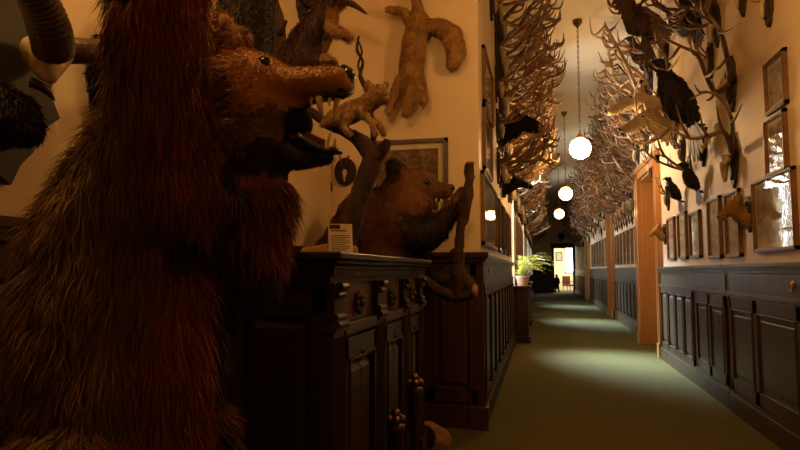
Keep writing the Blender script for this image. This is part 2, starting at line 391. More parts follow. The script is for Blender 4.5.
# doors
def door_case(n, X, D, wst=.30, mat_=None, near=.30):
    ya, yb, _, zt = D; mat_ = mat_ or M['orange']; b = MB()
    b.box(X - .06, X + .02, ya - near, ya, 0, zt + .12); b.box(X - .06, X + .02, yb, yb + wst, 0, zt + .12); b.box(X - .06, X + .02, ya - near, yb + wst, zt, zt + .16)
    b.box(X - .09, X, ya - near - .03, yb + wst + .03, zt + .12, zt + .20)
    for y0, y1 in ((ya - near, ya - near + .03), (ya - .03, ya), (yb, yb + .05), (yb + wst - .05, yb + wst)): b.box(X - .08, X - .06, y0, y1, 0, zt + .12)
    # reveals
    b.box(X, X + .54, ya - .02, ya + .02, 0, zt); b.box(X, X + .54, yb - .02, yb + .02, 0, zt); b.box(X, X + .54, ya, yb, zt - .03, zt)
    for z0_, z1_ in ((.25, 1.1), (1.25, zt - .25)):
        b.box(X + .08, X + .45, yb - .035, yb - .02, z0_, z1_)
    b.box(X - .10, X + .02, ya - near, ya + .01, 0, .22); b.box(X - .10, X + .02, yb - .01, yb + wst + .01, 0, .22)
    d = struct(b, 'door_%d' % n, mat_)
    l = MB(); l.box(X + .42, X + .46, ya, yb, .01, zt - .03)
    for (y0, y1) in ((ya + .1, (ya + yb) / 2 - .08), ((ya + yb) / 2 + .08, yb - .1)):
        for z0_, z1_ in ((.2, 1.0), (1.2, zt - .2)): l.box(X + .40, X + .42, y0, y1, z0_, z1_)
    l.build('door_leaf', mat_, d)
    h = MB(); h.tube([(X + .42, (ya + yb) / 2 - .04, 1.1), (X + .36, (ya + yb) / 2 - .04, 1.1), (X + .35, (ya + yb) / 2 - .14, 1.1)], .011); h.build('door_handle', M['brass'], d, True)
door_case(1, XR, D1, near=.16); door_case(2, XR2, D2, .30); door_case(3, XR2, D3, .30)
# far door: dark case around an open doorway
b = MB(); b.box(.66, .80, YE - .07, YE, 0, 2.72); b.box(1.90, 2.05, YE - .07, YE, 0, 2.72); b.box(.62, 2.05, YE - .07, YE, 2.72, 2.95); b.box(.58, 2.05, YE - .12, YE, 2.92, 3.0)
struct(b, 'door_4', M['black'])
b = MB(); b.box(XL, .66, YE - .05, YE, 0, 2.0); struct(b, 'trim_16', M['black'])
# room beyond
b = MB(); b.box(.2, 3.0, 42.6, 42.75, 0, ZC); b.box(.05, .2, YE + .2, 42.6, 0, ZC); b.box(3.0, 3.15, YE + .2, 42.6, 0, ZC); struct(b, 'wall_room_beyond', M['cream'])
b = MB(); b.box(1.60, 1.66, 42.55, 42.6, 1.2, 3.0); b.box(2.3, 2.36, 42.55, 42.6, 1.2, 3.0); b.box(1.6, 2.36, 42.55, 42.6, 2.95, 3.0); b.box(1.6, 2.36, 42.55, 42.6, 1.2, 1.26); w_ = struct(b, 'window_4', M['cream'])
g = MB(); g.box(1.66, 2.3, 42.56, 42.58, 1.26, 2.95); g.build('pane', M['sky'], w_)

# ================================================================== BUILT-IN CABINETS, right
def wall_cabinet(name, label, ya, yb, splits, body, hardware):
    t = thing(name, label, 'cabinet', (XR, (ya + yb) / 2, 0)); oy = -(ya + yb) / 2
    T = Matrix.Translation((-XR, oy, 0))
    b = MB(); Fx, z0, z1 = dado(b, -1, XR - .001, ya, yb, 1.41, body); turned(b, T); b.build('body', M['wood_olive'], t, bevel=.004)
    for a, c in splits:
        d = MB(); panel_run(d, -1, Fx, [a, c], z0 + .01, z1 - .01, .11); d.box(Fx, Fx - .01, a, c, z0 + .01, z1 - .01); turned(d, T); dd = d.build('door', M['wood_olive'], t, bevel=.003)
        if hardware == 'knob' and a == splits[0][0]:
            k = MB(); k.tube([(Fx - .02, a + .07, .85), (Fx - .05, a + .07, .85)], [.008, .012]); k.ball((Fx - .055, a + .07, .85), .016); k.tube([(Fx - .03, a + .07, .80), (Fx - .03, a + .07, .76)], .006); turned(k, T); k.build('knob', M['bronze'], dd, True)
    d = MB(); d.box(Fx, Fx - .012, ya + .05, yb - .05, z1 + .05, 1.31); turned(d, T); dr = d.build('drawer', M['wood_olive'], t, bevel=.004)
    if hardware == 'ring':
        k = MB(); y = ya + 1.0
        k.lathe([(.028, 0), (.024, .006), (.01, .012)], T=T @ Matrix.Translation((Fx - .012, y, 1.25)) @ Matrix.Rotation(-PI / 2, 4, 'Y'))
        k.tube([(Fx - .03, y + .03 * math.cos(a), 1.225 + .03 * math.sin(a)) for a in lin(0, 2 * PI, 12)], .005, T=T, cap=False); k.build('ring_pull', M['brass'], dr, True)
    return t
wall_cabinet('wall_cabinet', 'dark built-in wall cabinet with two narrow doors and a small brass knob', 6.55, 7.85, [(6.62, 7.2), (7.2, 7.78)], .05, 'knob')
wall_cabinet('wall_cabinet', 'dark built-in wall cabinet with wide panelled doors and a brass ring pull', 3.9, 6.5, [(4.0, 4.8), (4.8, 5.72), (5.72, 6.42)], .06, 'ring')
wall_cabinet('wall_cabinet', 'dark panelled wall cabinet nearest the viewer along the corridor', 1.2, 3.85, [(1.3, 2.5), (2.5, 3.75)], .06, '')
# ring pull of left wainscot
k = MB(); k.tube([(XL + .06, 5.66 + .04 * math.cos(a), 1.33 + .022 * math.sin(a)) for a in lin(0, 2 * PI, 14)], .006, cap=False); k.ball((XL + .05, 5.66, 1.35), .014)
tag(k.build('ring_handle', M['brass'], None, True), 'oval brass ring handle on the left corridor panelling', 'handle')

# ================================================================== SIDEBOARD with carved front
CX0, CX1, CY0, CY1, CZ = -1.28, -.80, 2.27, 4.2, 1.425
t = thing('carved_sideboard', 'tall black carved sideboard with fluted pilasters beneath the bears', 'sideboard', (CX1, CY0, 0))
T = Matrix.Translation((-CX1, -CY0, 0))
def part(b, name, m, parent=t, smooth=False, bevel=0): turned(b, T); return b.build(name, m, parent, smooth, bevel)
b = MB(); b.box(CX0, CX1 - .05, CY0 + .04, CY1 - .04, .12, 1.30); b.box(CX0, CX1 - .01, CY0 + .02, CY1 - .02, 0, .14); part(b, 'body', M['wood'], bevel=.004)
b = MB(); b.box(CX0, CX1 + .04, CY0 - .04, CY1 + .04, 1.395, CZ); b.box(CX0, CX1 + .025, CY0 - .025, CY1 + .025, 1.375, 1.395); b.box(CX0, CX1 + .0, CY0 - .0, CY1 + .0, 1.355, 1.376)
part(b, 'countertop', M['wood'], bevel=.007)
b = MB(); y = CY0
while y < CY1 - .01: b.box(CX1 - .03, CX1 + .0, y, y + .016, 1.325, 1.355); y += .026
x = CX0
while x < CX1 - .02: b.box(x, x + .016, CY0 + .0, CY0 + .03, 1.325, 1.355); x += .026
b.box(CX0, CX1 - .02, CY0 + .01, CY1 - .01, 1.30, 1.356); part(b, 'dentil_band', M['wood'])
pil = [CY0 + .09, CY0 + .75, CY0 + 1.35, CY1 - .09]
for y in pil:
    b = MB(); b.box(CX1 - .06, CX1 - .01, y - .07, y + .07, .14, 1.12)
    for q in (-.045, -.015, .015, .045): b.tube([(CX1 - .01, y + q, .2), (CX1 - .01, y + q, 1.08)], .010, 8)
    b.box(CX1 - .06, CX1 + .005, y - .08, y + .08, 1.10, 1.125); b.box(CX1 - .06, CX1 + .01, y - .085, y + .085, .14, .22)
    # scrolled bracket steps
    for i, (o_, z) in enumerate(((.03, 1.13), (.02, 1.16), (.0, 1.20), (.02, 1.25), (.035, 1.285))):
        b.tube([(CX1 - .03 + o_, y - .06 + .004 * i, z), (CX1 - .03 + o_, y + .06 - .004 * i, z)], .018, 8)
    b.box(CX1 - .06, CX1 - .01, y - .055, y + .055, 1.12, 1.30)
    part(b, 'pilaster', M['wood'], smooth=False, bevel=.002)
for ya, yb in zip(pil[:-1], pil[1:]):
    ya += .085; yb -= .085; ym = (ya + yb) / 2
    b = MB(); b.box(CX1 - .05, CX1 - .035, ya, yb, 1.13, 1.30); part(b, 'frieze_panel', M['orange'] if False else M['woodb'])
    b = MB(); b.box(CX1 - .05, CX1 - .005, ya, yb, 1.075, 1.125); part(b, 'rail', M['woodb'], bevel=.004)
    b = MB()
    for cz, rr in ((1.20, .05), (.98, .045)):      # carved rosette and drop
        for k in range(8):
            a = k * PI / 4; b.ball((CX1 - .022, ym + rr * .75 * math.cos(a), cz + rr * .75 * math.sin(a)), rr * .34, (.7, 1, 1), 8)
        b.ball((CX1 - .012, ym, cz), rr * .38, n=10)
        if cz > 1.1: part(b, 'carving', M['carved'], smooth=True); b = MB()
    for k in range(5): b.ball((CX1 - .022, ym, .90 - k * .035), .022 - k * .002, (.7, 1, 1.1), 8)
    part(b, 'carving', M['carved'], smooth=True)
    d = MB(); d.box(CX1 - .05, CX1 - .03, ya, yb, .16, 1.07)
    panel_run(d, 1, CX1 - .03, [ya, yb], .17, 1.06, .09); part(d, 'door', M['wood'], bevel=.003)
b = MB(); panel_run(b, -1, 0, [0, .40], .17, 1.27, .09); turned(b, Matrix(((0, 1, 0, CX0 + .03), (1, 0, 0, CY0 + .038), (0, 0, 1, 0), (0, 0, 0, 1)))); part(b, 'side_panel', M['wood'])
# carved stand foot with brass knobs in front of the sideboard
def finial_post(x, y, h, label):
    t2 = thing('carved_post', label, 'post', (x, y, 0))
    b = MB(); b.lathe([(.055, 0), (.06, .03), (.03, .06), (.035, h * .4), (.022, h * .6), (.04, h - .1), (.03, h - .05), (.045, h - .03), (.045, h)], n=16); b.build('shaft', M['wood'], t2, True)
    b = MB()
    for k in range(5): a = k * 2 * PI / 5; b.ball((.032 * math.cos(a), .032 * math.sin(a), h + .03), .020, n=8)
    b.ball((0, 0, h + .055), .024, n=10); b.build('finial', M['bronze'], t2, True)
p = onX(392, 412, -.72); finial_post(-.70, p.y, p.z - .06, 'low carved post with a cluster of brass knobs before the sideboard')
p = onX(411, 380, -.70); finial_post(-.68, p.y, p.z - .04, 'taller dark carved post with a brass finial at the sideboard end')

# acrylic sign holder on sideboard
p0 = onX(341, 249, -.88)
t = thing('sign_holder', 'clear plastic sign holder with a printed card on the sideboard', 'sign', (p0.x, p0.y, CZ), math.radians(24))
TT = Matrix.Rotation(math.radians(-20), 4, 'X')
b = MB(); b.box(-.06, .06, -.002, .002, 0, .155, TT); b.box(-.06, .06, 0, .07, 0, .004); pl = b.build('plastic_sleeve', M['glass'], t)
b = MB(); b.box(-.055, .055, .003, .005, .006, .15, TT); b.build('card', M['white'], t)
b = MB()
for i in range(9): b.box(-.044, .044 - .02 * ((i * 7) % 3 == 0), .0022, .0028, .018 + i * .009, .021 + i * .009, TT)
b.box(-.044, .03, .0022, .0028, .112, .118, TT); b.box(-.05, .0, .0022, .0028, .124, .146, TT); b.build('printed_lines', M['ink'], t)

# ================================================================== BEAR 1
def P(px, py, Y, r): return (onY(px, py, Y), r * Y / F_PX)
from mathutils.bvhtree import BVHTree
def hit(o, px, py, sink=0, off=Vector((0, 0, 0))):
    """where the sight line through a picture point meets the skin of o (in o's own frame)"""
    t_ = BVHTree.FromPolygons([v.co for v in o.data.vertices], [p.vertices for p in o.data.polygons]); d = _ray(px, py).normalized()
    r = t_.ray_cast(Vector((0, 0, EYE)) - off, d); return (r[0] + d * sink) if r[0] else None
def rel(o, root):
    """move the mesh of o into the frame of its root"""
    o.data.transform(Matrix.Translation(-root.location)); return o
YT, YH, YA = 1.50, 1.66, 1.27
bear = thing('brown_bear', 'huge rearing brown bear mount with raised arm and roaring open jaws', 'bear', (-1.12, 1.5, 0))
chains = [
 [P(118, 205, YT, 62), P(108, 300, YT, 92), P(112, 420, YT, 100), P(115, 520, YT, 104)],          # trunk
 [P(150, 150, YT, 62), P(105, 250, YT, 80)],
 [P(160, 210, YT, 55), P(165, 320, YT, 55), P(160, 430, YT, 60)],
 [P(215, 130, YH, 62), P(215, 200, YH, 66), P(190, 300, YH, 62)],                                   # neck to chest
 ([P(240, 98, YH, 50), P(252, 106, YH, 46)], (1, 1.15, 1)),                                        # skull
 ([P(256, 78, YH, 30), P(290, 89, YH, 22), P(318, 85, YH, 19.5), P(338, 83, YH, 18)], (1, 1.5, 1)),   # upper muzzle
 ([P(262, 105, YH, 36), P(278, 112, YH, 26), P(290, 122, YH, 14)], (1, 1.25, 1)),
 ([P(245, 135, YH, 40), P(272, 148, YH, 22), P(300, 158, YH, 14), P(328, 156, YH, 10)], (1, 1.35, 1)),  # lower jaw
 [P(255, 165, YH, 34), P(262, 205, YH + .05, 32), P(240, 270, YH + .05, 45)],                         # throat
 [P(226, 40, YH - .04, 20), P(223, 24, YH - .05, 13)], [P(238, 40, YH + .18, 18)],                                               # ears
 [P(158, 190, YT - .08, 56), P(158, 110, YA + .06, 52), P(156, 30, YA, 50), P(162, -60, YA, 46), P(185, -130, YA, 34)],   # near arm up
 [P(215, 150, YH + .15, 50), P(243, 60, YH + .32, 32), P(250, -10, YH + .36, 30), P(268, -70, YH + .38, 28)],              # far arm up
]
legs = [[((-1.15, 1.36, .75), .24), ((-1.1, 1.34, .42), .17), ((-1.1, 1.36, .14), .12), ((-.95, 1.33, .08), .10)],
        [((-1.15, 1.66, .75), .24), ((-1.1, 1.70, .42), .17), ((-1.1, 1.70, .14), .12), ((-.95, 1.70, .08), .10)]]
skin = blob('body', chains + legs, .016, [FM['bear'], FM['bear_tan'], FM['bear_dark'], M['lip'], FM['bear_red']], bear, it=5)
HC = onY(262, 100, YH)
def px_of(v):
    q = v - Vector((0, 0, EYE)); d = q.dot(FV); return 400 + F_PX * q.dot(RV) / d, 225 - F_PX * q.dot(UV) / d
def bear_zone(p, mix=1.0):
    """markings of the coat: tan face, dark lips, red-brown forearm; chest shade painted in as dark fur; strand by strand the colours mix"""
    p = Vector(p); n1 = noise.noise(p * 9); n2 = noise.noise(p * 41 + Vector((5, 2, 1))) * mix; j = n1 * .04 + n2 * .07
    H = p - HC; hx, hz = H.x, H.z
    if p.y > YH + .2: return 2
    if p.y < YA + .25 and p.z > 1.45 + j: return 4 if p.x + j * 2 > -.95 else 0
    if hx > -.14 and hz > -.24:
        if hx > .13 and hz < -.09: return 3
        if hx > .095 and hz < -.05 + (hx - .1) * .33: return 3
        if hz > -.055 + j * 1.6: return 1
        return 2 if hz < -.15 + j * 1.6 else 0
    if hx > -.14 and hz <= -.24 and hz > -.50: return 4 if hx > -.02 + j else 2  # shade on throat and chest painted dark, its lit edge red-brown
    if p.x > -.96 + j and p.y > 1.52: return 2  # chest shade put into the fur colour
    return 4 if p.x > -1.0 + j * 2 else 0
rel(skin, bear)
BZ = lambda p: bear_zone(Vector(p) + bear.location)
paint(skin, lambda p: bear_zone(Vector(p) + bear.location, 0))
def blen(p):
    v = Vector(p) + bear.location; q = v - Vector((0, 0, EYE)); d = q.dot(FV); px = 400 + F_PX * q.dot(RV) / d; py = 225 - F_PX * q.dot(UV) / d
    if v.z < .3: return .5
    if px > 218 and py < 180 and v.y > YH - .25:
        if px > 335: return .10
        if px > 296 and py > 95: return .0 if py < 130 else .12
        return max(.12, .42 - (px - 225) / 150) if not (252 < px < 280 and 52 < py < 74) else .10
    return 1.0
def bcomb(p):
    v = Vector(p) + bear.location
    if v.z > 1.72 and v.x > onY(228, 90, YH).x and v.y > 1.45: return np.array((-.9, 0, -.45))
    return np.array((.08, -.02, -1))
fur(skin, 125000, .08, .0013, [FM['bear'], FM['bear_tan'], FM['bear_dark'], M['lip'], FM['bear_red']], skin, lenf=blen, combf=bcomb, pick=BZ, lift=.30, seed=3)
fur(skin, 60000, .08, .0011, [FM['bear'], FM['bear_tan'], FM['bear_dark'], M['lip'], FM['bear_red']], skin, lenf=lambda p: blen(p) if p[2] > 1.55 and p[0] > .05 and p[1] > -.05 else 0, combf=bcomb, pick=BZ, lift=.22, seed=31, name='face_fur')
def Q(px, py, Y): return onY(px, py, Y) - bear.location
b = MB(); b.ball(Q(349, 75, YH), .024, (.8, 1.25, .95), 14); b.ball(Q(343, 69, YH), .02, (1.1, 1.2, .6), 12); b.build('nose', M['nose'], bear, True)
e1 = hit(skin, 264, 62, .004, bear.location) + bear.location
for dy in (-1, 1):
    e_ = e1 if dy < 0 else Vector((e1.x, 2 * YH - e1.y, e1.z)); b = MB(); b.ball(e_ - bear.location, .0135, n=14); b.build('eye', M['eye'], bear, True)
    b = MB(); b.tube([e_ - bear.location + Vector((.017 * math.cos(a), dy * .004, .013 * math.sin(a))) for a in lin(0, 2 * PI, 12)], .0045, cap=False); b.build('eyelid', M['lip'], bear, True)
b = MB()      # mouth lining
b.ball(Q(298, 124, YH), .044, (1.0, 1.2, 1.1), 16); b.build('palate', M['maw'], bear, True)
b = MB(); b.tube([Q(292, 134, YH), Q(310, 142, YH), Q(328, 146, YH)], [.03, .026, .014], 10); b.build('tongue', M['gum'], bear, True)
b = MB()
for dy in (-.05, .05): b.tube([Q(300, 112, YH + dy), Q(322, 96, YH + dy), Q(345, 95, YH + dy * .8)], [.007, .008, .007], 8)
for dy in (-.046, .046): b.tube([Q(298, 136, YH + dy), Q(318, 149, YH + dy), Q(336, 150, YH + dy * .7)], [.014, .013, .010], 8)
b.tube([Q(345, 95, YH - .04), Q(352, 92, YH), Q(345, 95, YH + .04)], .008, 8); b.tube([Q(334, 151, YH - .035), Q(340, 152, YH), Q(334, 151, YH + .035)], .010, 8)
b.build('lips', M['lip'], bear, True)
for (px, py, tx, ty, Yo, r) in ((319, 97, 324, 119, -.055, .011), (338, 98, 334, 118, -.03, .009), (327, 150, 331, 131, -.045, .009), (336, 150, 336, 138, .02, .007), (312, 98, 312, 106, -.055, .007), (330, 98, 330, 106, -.05, .006), (316, 150, 316, 142, -.045, .007)):
    b = MB(); b.tube([Q(px, py, YH + Yo), Q((px + tx) / 2 - 1, (py + ty) / 2, YH + Yo), Q(tx, ty, YH + Yo)], [r, r * .8, .001], 8); b.build('tooth', M['tooth'], bear, True)
b = MB(); b.ball(Q(223, 22, YH - .09), .026, (.6, .3, .95), 12); b.build('inner_ear', M['rock'], bear, True)
for s_ in range(5):
    b = MB(); a_ = onY(172 + s_ * 14, -150, YA - .02) - bear.location; b.tube([a_, a_ + Vector((.02, -.02, .03)), a_ + Vector((.05, -.02, .01))], [.011, .009, .002], 6); b.build('claw', M['horn'], bear, True)

# ================================================================== BEAR 2
Y2 = 4.72
bear2 = thing('brown_bear', 'smaller brown bear mount with pale face gripping an upright tree branch', 'bear', (-1.15, Y2, 0))
c2 = [
 [P(352, 262, Y2, 42), P(360, 300, Y2, 50), P(372, 390, Y2, 52)], [P(372, 225, Y2, 40), P(350, 275, Y2, 44)],
 [P(405, 205, Y2, 32), P(385, 240, Y2, 46), P(385, 300, Y2, 45)],
 ([P(406, 192, Y2, 25), P(416, 190, Y2, 22)], (1, 1.1, 1)),
 ([P(424, 188, Y2, 16), P(436, 192, Y2, 10.5), P(446, 191, Y2, 8.5)], (1, 1.25, 1)),
 ([P(410, 206, Y2, 21), P(424, 217, Y2, 9), P(438, 219, Y2, 6)], (1, 1.3, 1)),
 [P(397, 173, Y2 - .17, 10), P(393, 165, Y2 - .19, 8)], [P(400, 172, Y2 + .14, 8)],
 [P(400, 232, Y2 - .2, 22), P(428, 236, Y2 - .22, 15), P(448, 216, Y2 - .22, 10), P(463, 192, Y2 - .22, 7)],
 [P(400, 250, Y2 + .1, 22), P(424, 268, Y2 + .05, 13), P(444, 282, Y2 - .05, 9)],
 [((-1.15, Y2 - .14, .75), .2), ((-1.05, Y2 - .14, .35), .15), ((-1.05, Y2 - .1, .1), .10), ((-.90, Y2 - .1, .08), .09)],
 [((-1.2, Y2 + .18, .75), .2), ((-1.1, Y2 + .18, .35), .15), ((-1.1, Y2 + .18, .1), .10), ((-.95, Y2 + .18, .08), .08)],
]
skin2 = blob('body', c2, .022, [FM['body_brown'], FM['bear_mid'], FM['bear_dark']], bear2, it=4)
rel(skin2, bear2)
C2 = onY(415, 192, Y2)
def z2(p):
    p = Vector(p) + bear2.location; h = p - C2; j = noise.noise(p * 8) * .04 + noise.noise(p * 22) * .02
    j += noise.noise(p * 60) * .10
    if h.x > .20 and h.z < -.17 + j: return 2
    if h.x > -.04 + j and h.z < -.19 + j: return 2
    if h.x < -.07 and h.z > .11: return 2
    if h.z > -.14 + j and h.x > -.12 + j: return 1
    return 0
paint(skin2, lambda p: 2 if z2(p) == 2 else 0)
fur(skin2, 60000, .045, .0019, [FM['body_brown'], FM['bear_mid'], FM['bear_dark']], skin2, pick=z2, lift=.22, seed=5, lenf=lambda p: .3 if z2(p) == 1 else 1)
def Q2(px, py, Y): return onY(px, py, Y) - bear2.location
b = MB(); b.ball(Q2(451, 188, Y2), .036, (.9, 1.2, .9), 12); b.build('nose', M['nose'], bear2, True)
e1 = hit(skin2, 426, 182, .0, bear2.location)
for k in (0, 1):
    e_ = e1 if k == 0 else Vector((e1.x, -e1.y, e1.z)); b = MB(); b.ball(e_, .020, n=12); b.build('eye', M['eye'], bear2, True)
    b = MB(); b.tube([e_ + Vector((.026 * math.cos(a), 0, .02 * math.sin(a))) for a in lin(0, 2 * PI, 12)], .008, cap=False); b.build('eyelid', M['lip'], bear2, True)
b = MB(); b.ball(Q2(428, 206, Y2), .055, (1.1, 1.1, .9), 12); b.build('palate', M['maw'], bear2, True)
b = MB(); b.tube([Q2(424, 208, Y2 - .05), Q2(433, 213, Y2 - .05), Q2(439, 213, Y2 - .03)], [.02, .022, .012], 8); b.build('tongue', M['gum'], bear2, True)
for px, py, ty in ((432, 199, 207), (441, 199, 207), (438, 215, 208), (432, 214, 209), (436, 199, 204)):
    b = MB(); b.tube([Q2(px, py, Y2 - .06), Q2(px + .5, ty, Y2 - .06)], [.010, .002], 6); b.build('tooth', M['tooth'], bear2, True)
# foot of the bear, pale and shown beyond the sideboard
# branch held by bear 2
t = thing('tree_branch', 'bare upright tree branch with sawn top held by the smaller bear', 'branch', (onY(466, 300, Y2 - .28).x, Y2 - .28, 0))
def R_(px, py, Y): return onY(px, py, Y) - t.location
b = MB(); YB2 = Y2 - .30
b.tube([R_(470, 164, YB2), R_(469, 185, YB2), R_(466, 205, YB2), R_(460, 235, YB2), R_(459, 260, YB2), R_(460, 278, YB2), R_(458, 296, YB2)], [.036, .034, .044, .034, .038, .058, .046], 14, sub=10)
b.tube([Vector((-.42, .0, 0)), Vector((-.40, 0, .6)), R_(404, 272, YB2), R_(416, 276, YB2), R_(434, 288, YB2), R_(456, 297, YB2), R_(474, 291, YB2)], [.06, .05, .045, .038, .045, .045, .04], 14, sub=8); b.tube([R_(460, 275, YB2), R_(470, 285, YB2), R_(476, 295, YB2)], [.05, .045, .04], 8)
for px, py, dx, dy in ((469, 182, 5, -6), (462, 222, 5, -4), (458, 255, -6, -5)): b.tube([R_(px, py, YB2), R_(px + dx, py + dy, YB2)], [.028, .016], 7)
roughen(b.build('wood', M['bark'], t, True), .013, 11)
b = MB(); b.ball(R_(470, 163, YB2), .036, (1, 1, .35), 12); b.ball(R_(475, 291, YB2 - .02), .05, (.5, 1, 1), 12); b.build('sawn_end', M['cut'], t, True)
# pale paw-like foot resting on the floor
b = blob('bear_foot', [[P(428, 436, 4.75, 15), P(439, 440, 4.75, 13)], [P(420, 446, 4.75, 15), P(438, 450, 4.75, 12)]], .012, M['rock'], it=3)
tag(b, 'pale brown bear foot on the carpet past the sideboard', 'rock')

# ================================================================== tree stump with animals on the sideboard
t = thing('dead_tree', 'forked dead tree trunk standing on the sideboard behind the roaring bear', 'tree', (onY(345, 250, 3.2).x, 3.2, CZ))
def R3(px, py, Y=3.2): return onY(px, py, Y) - t.location
b = MB()
b.tube([R3(340, 252), R3(346, 235), R3(358, 200), R3(368, 172), R3(374, 155)], [.075, .062, .058, .052, .05], 16, sub=10)
b.tube([R3(374, 158), R3(362, 142), R3(340, 129), R3(318, 118), R3(296, 100), R3(285, 70), R3(277, 40), R3(268, 5), R3(262, -30)], [.05, .042, .03, .028, .035, .05, .062, .07, .065], 14, sub=8)
b.tube([R3(372, 160), R3(382, 150), R3(388, 140)], [.045, .04, .025], 10); b.tube([R3(350, 225), R3(340, 222)], [.03, .015], 7); b.tube([R3(276, 40), R3(285, 22, 3.1)], [.03, .012], 7)
roughen(b.build('trunk', M['bark'], t, True), .014, 9)
b2 = blob('rock_base', [[R3(300, 251) * 1, R3(320, 252)] and [(R3(305, 252), .03), (R3(330, 251), .045), (R3(352, 251), .04)]], .014, M['rock'], t, it=2)
for v in b2.data.vertices: v.co.z = max(v.co.z, 0.001)

def animal_eye(root, p, r=.006): b = MB(); b.ball(p, r, n=10); return b.build('eye', M['eye'], root, True)
# spotted kitten on the branch
YK = 3.13
t = thing('lynx_kitten', 'small tawny lynx kitten mount crouched on the tree fork', 'cat', onY(370, 125, YK))
def K(px, py, r=None, Y=YK):
    v = onY(px, py, Y) - t.location; return v if r is None else (v, r * Y / F_PX)
kb = blob('body', [[K(378, 95, 11), K(368, 103, 10)], [K(366, 106, 10), K(352, 112, 12), K(338, 118, 10)], [K(384, 99, 6)], [K(362, 112, 5, YK - .04), K(372, 122, 3.5, YK - .05), K(376, 134, 3, YK - .06)],
     [K(350, 116, 6, YK - .05), K(344, 126, 4, YK - .06), K(350, 134, 3.5, YK - .07)], [K(375, 122, 4), K(382, 128, 4), K(384, 134, 3)], [K(335, 118, 9), K(324, 124, 4)],
     [K(369, 86, 4, YK - .03), K(368, 80, 1.6, YK - .03)], [K(384, 88, 3.5, YK + .04), K(388, 83, 1.4, YK + .04)]], .007, [FM['lynx'], FM['marmot_tan']], t, it=3)
fur(kb, 6000, .018, .0013, FM['lynx'], kb, lift=.3, seed=8, comb=Vector((-.7, 0, -.7)))
animal_eye(t, K(377, 94, Y=YK - .05)); animal_eye(t, K(386, 95, Y=YK - .04)); b = MB(); b.ball(K(384, 101, Y=YK - .045), .006); b.build('nose', M['gum'], t, True)
# marmot
YM = 3.1
t = thing('marmot_mount', 'dark brown marmot mount sitting upright with pale tan chest', 'marmot', onY(305, 70, YM))
mbdy = blob('body', [[K(292, 72, 24, YM), K(306, 48, 22, YM), K(322, 22, 17, YM)], [K(330, 4, 12, YM), K(342, 3, 6, YM)], [K(322, 22, 16, YM), K(330, 5, 12, YM)], [K(325, 25, 9, YM - .05), K(342, 34, 6, YM - .06), K(350, 38, 5, YM - .05)],
     [K(312, 62, 14, YM - .05), K(330, 64, 8, YM - .06)]] , .012, [FM['marmot'], FM['marmot_tan']], t, it=3)
def zm(p):
    q = Vector(p) + t.location - Vector((0, 0, EYE)); d = q.dot(FV); px = 400 + F_PX * q.dot(RV) / d; py = 225 - F_PX * q.dot(UV) / d
    return 1 if px > 326 - (py - 10) * .12 and py > 6 and py < 60 else 0
paint(mbdy, zm); fur(mbdy, 9000, .03, .0016, [FM['marmot'], FM['marmot_tan']], mbdy, lift=.25, seed=9, pick=zm)
animal_eye(t, K(337, -2, Y=YM - .06)); b = MB(); b.ball(K(347, 1, Y=YM), .010); b.build('nose', M['nose'], t, True)
# twisted vine
b = MB(); b.tube([onY(359, 36, 3.2), onY(357, 50, 3.22), onY(363, 62, 3.2), onY(360, 76, 3.22), onY(366, 92, 3.2), onY(372, 118, 3.22), onY(374, 150, 3.2)], [.006, .010, .008, .012, .009, .014, .02], 8)
b.tube([onY(357, 38, 3.2), onY(362, 52, 3.2), onY(358, 66, 3.2), onY(365, 84, 3.2)], [.004, .007, .006, .008], 7)
tag(b.build('dry_vine', M['bark'], None, True), 'thin twisted dry vine hanging beside the marmot', 'vine')

# ================================================================== pelt mount on the back wall
t = thing('fox_mount', 'pale tan fox mount hanging head down on the back wall', 'fox', (onY(412, 60, YB).x, YB, onY(412, 60, YB).z))
YF = YB - .10
fb = blob('body', [([K(418, 22, 12, YF), K(414, 45, 13, YF), K(411, 72, 13, YF), K(413, 88, 14, YF)], (1, .8, 1)), ([K(415, 92, 11, YF - .05), K(410, 103, 8, YF - .07), K(406, 114, 4, YF - .08)], (1, 1, 1)),
     [K(412, 24, 7, YF), K(404, 12, 4.5, YF - .03), K(388, 9, 3.5, YF - .05)], [K(419, 20, 7, YF), K(417, 4, 5, YF - .02), K(413, -10, 4, YF - .03)],
     [K(402, 80, 7, YF), K(394, 96, 5, YF - .03), K(388, 112, 3.5, YF - .05)], [K(424, 100, 4, YF - .03), K(424, 106, 2, YF - .04)],
     [K(428, 26, 6, YF), K(440, 26, 8, YF), K(452, 36, 11, YF), K(456, 52, 10, YF), K(453, 64, 7, YF)], [K(422, 92, 5, YF - .05), K(423, 101, 1.5, YF - .08)]], .014, FM['fox'], t, it=4)
fur(fb, 16000, .035, .0022, FM['fox'], fb, lift=.22, seed=11)
animal_eye(t, K(414, 104, Y=YF - .13), .009); b = MB(); b.ball(K(405, 116, Y=YF - .09), .013); b.build('nose', M['nose'], t, True)

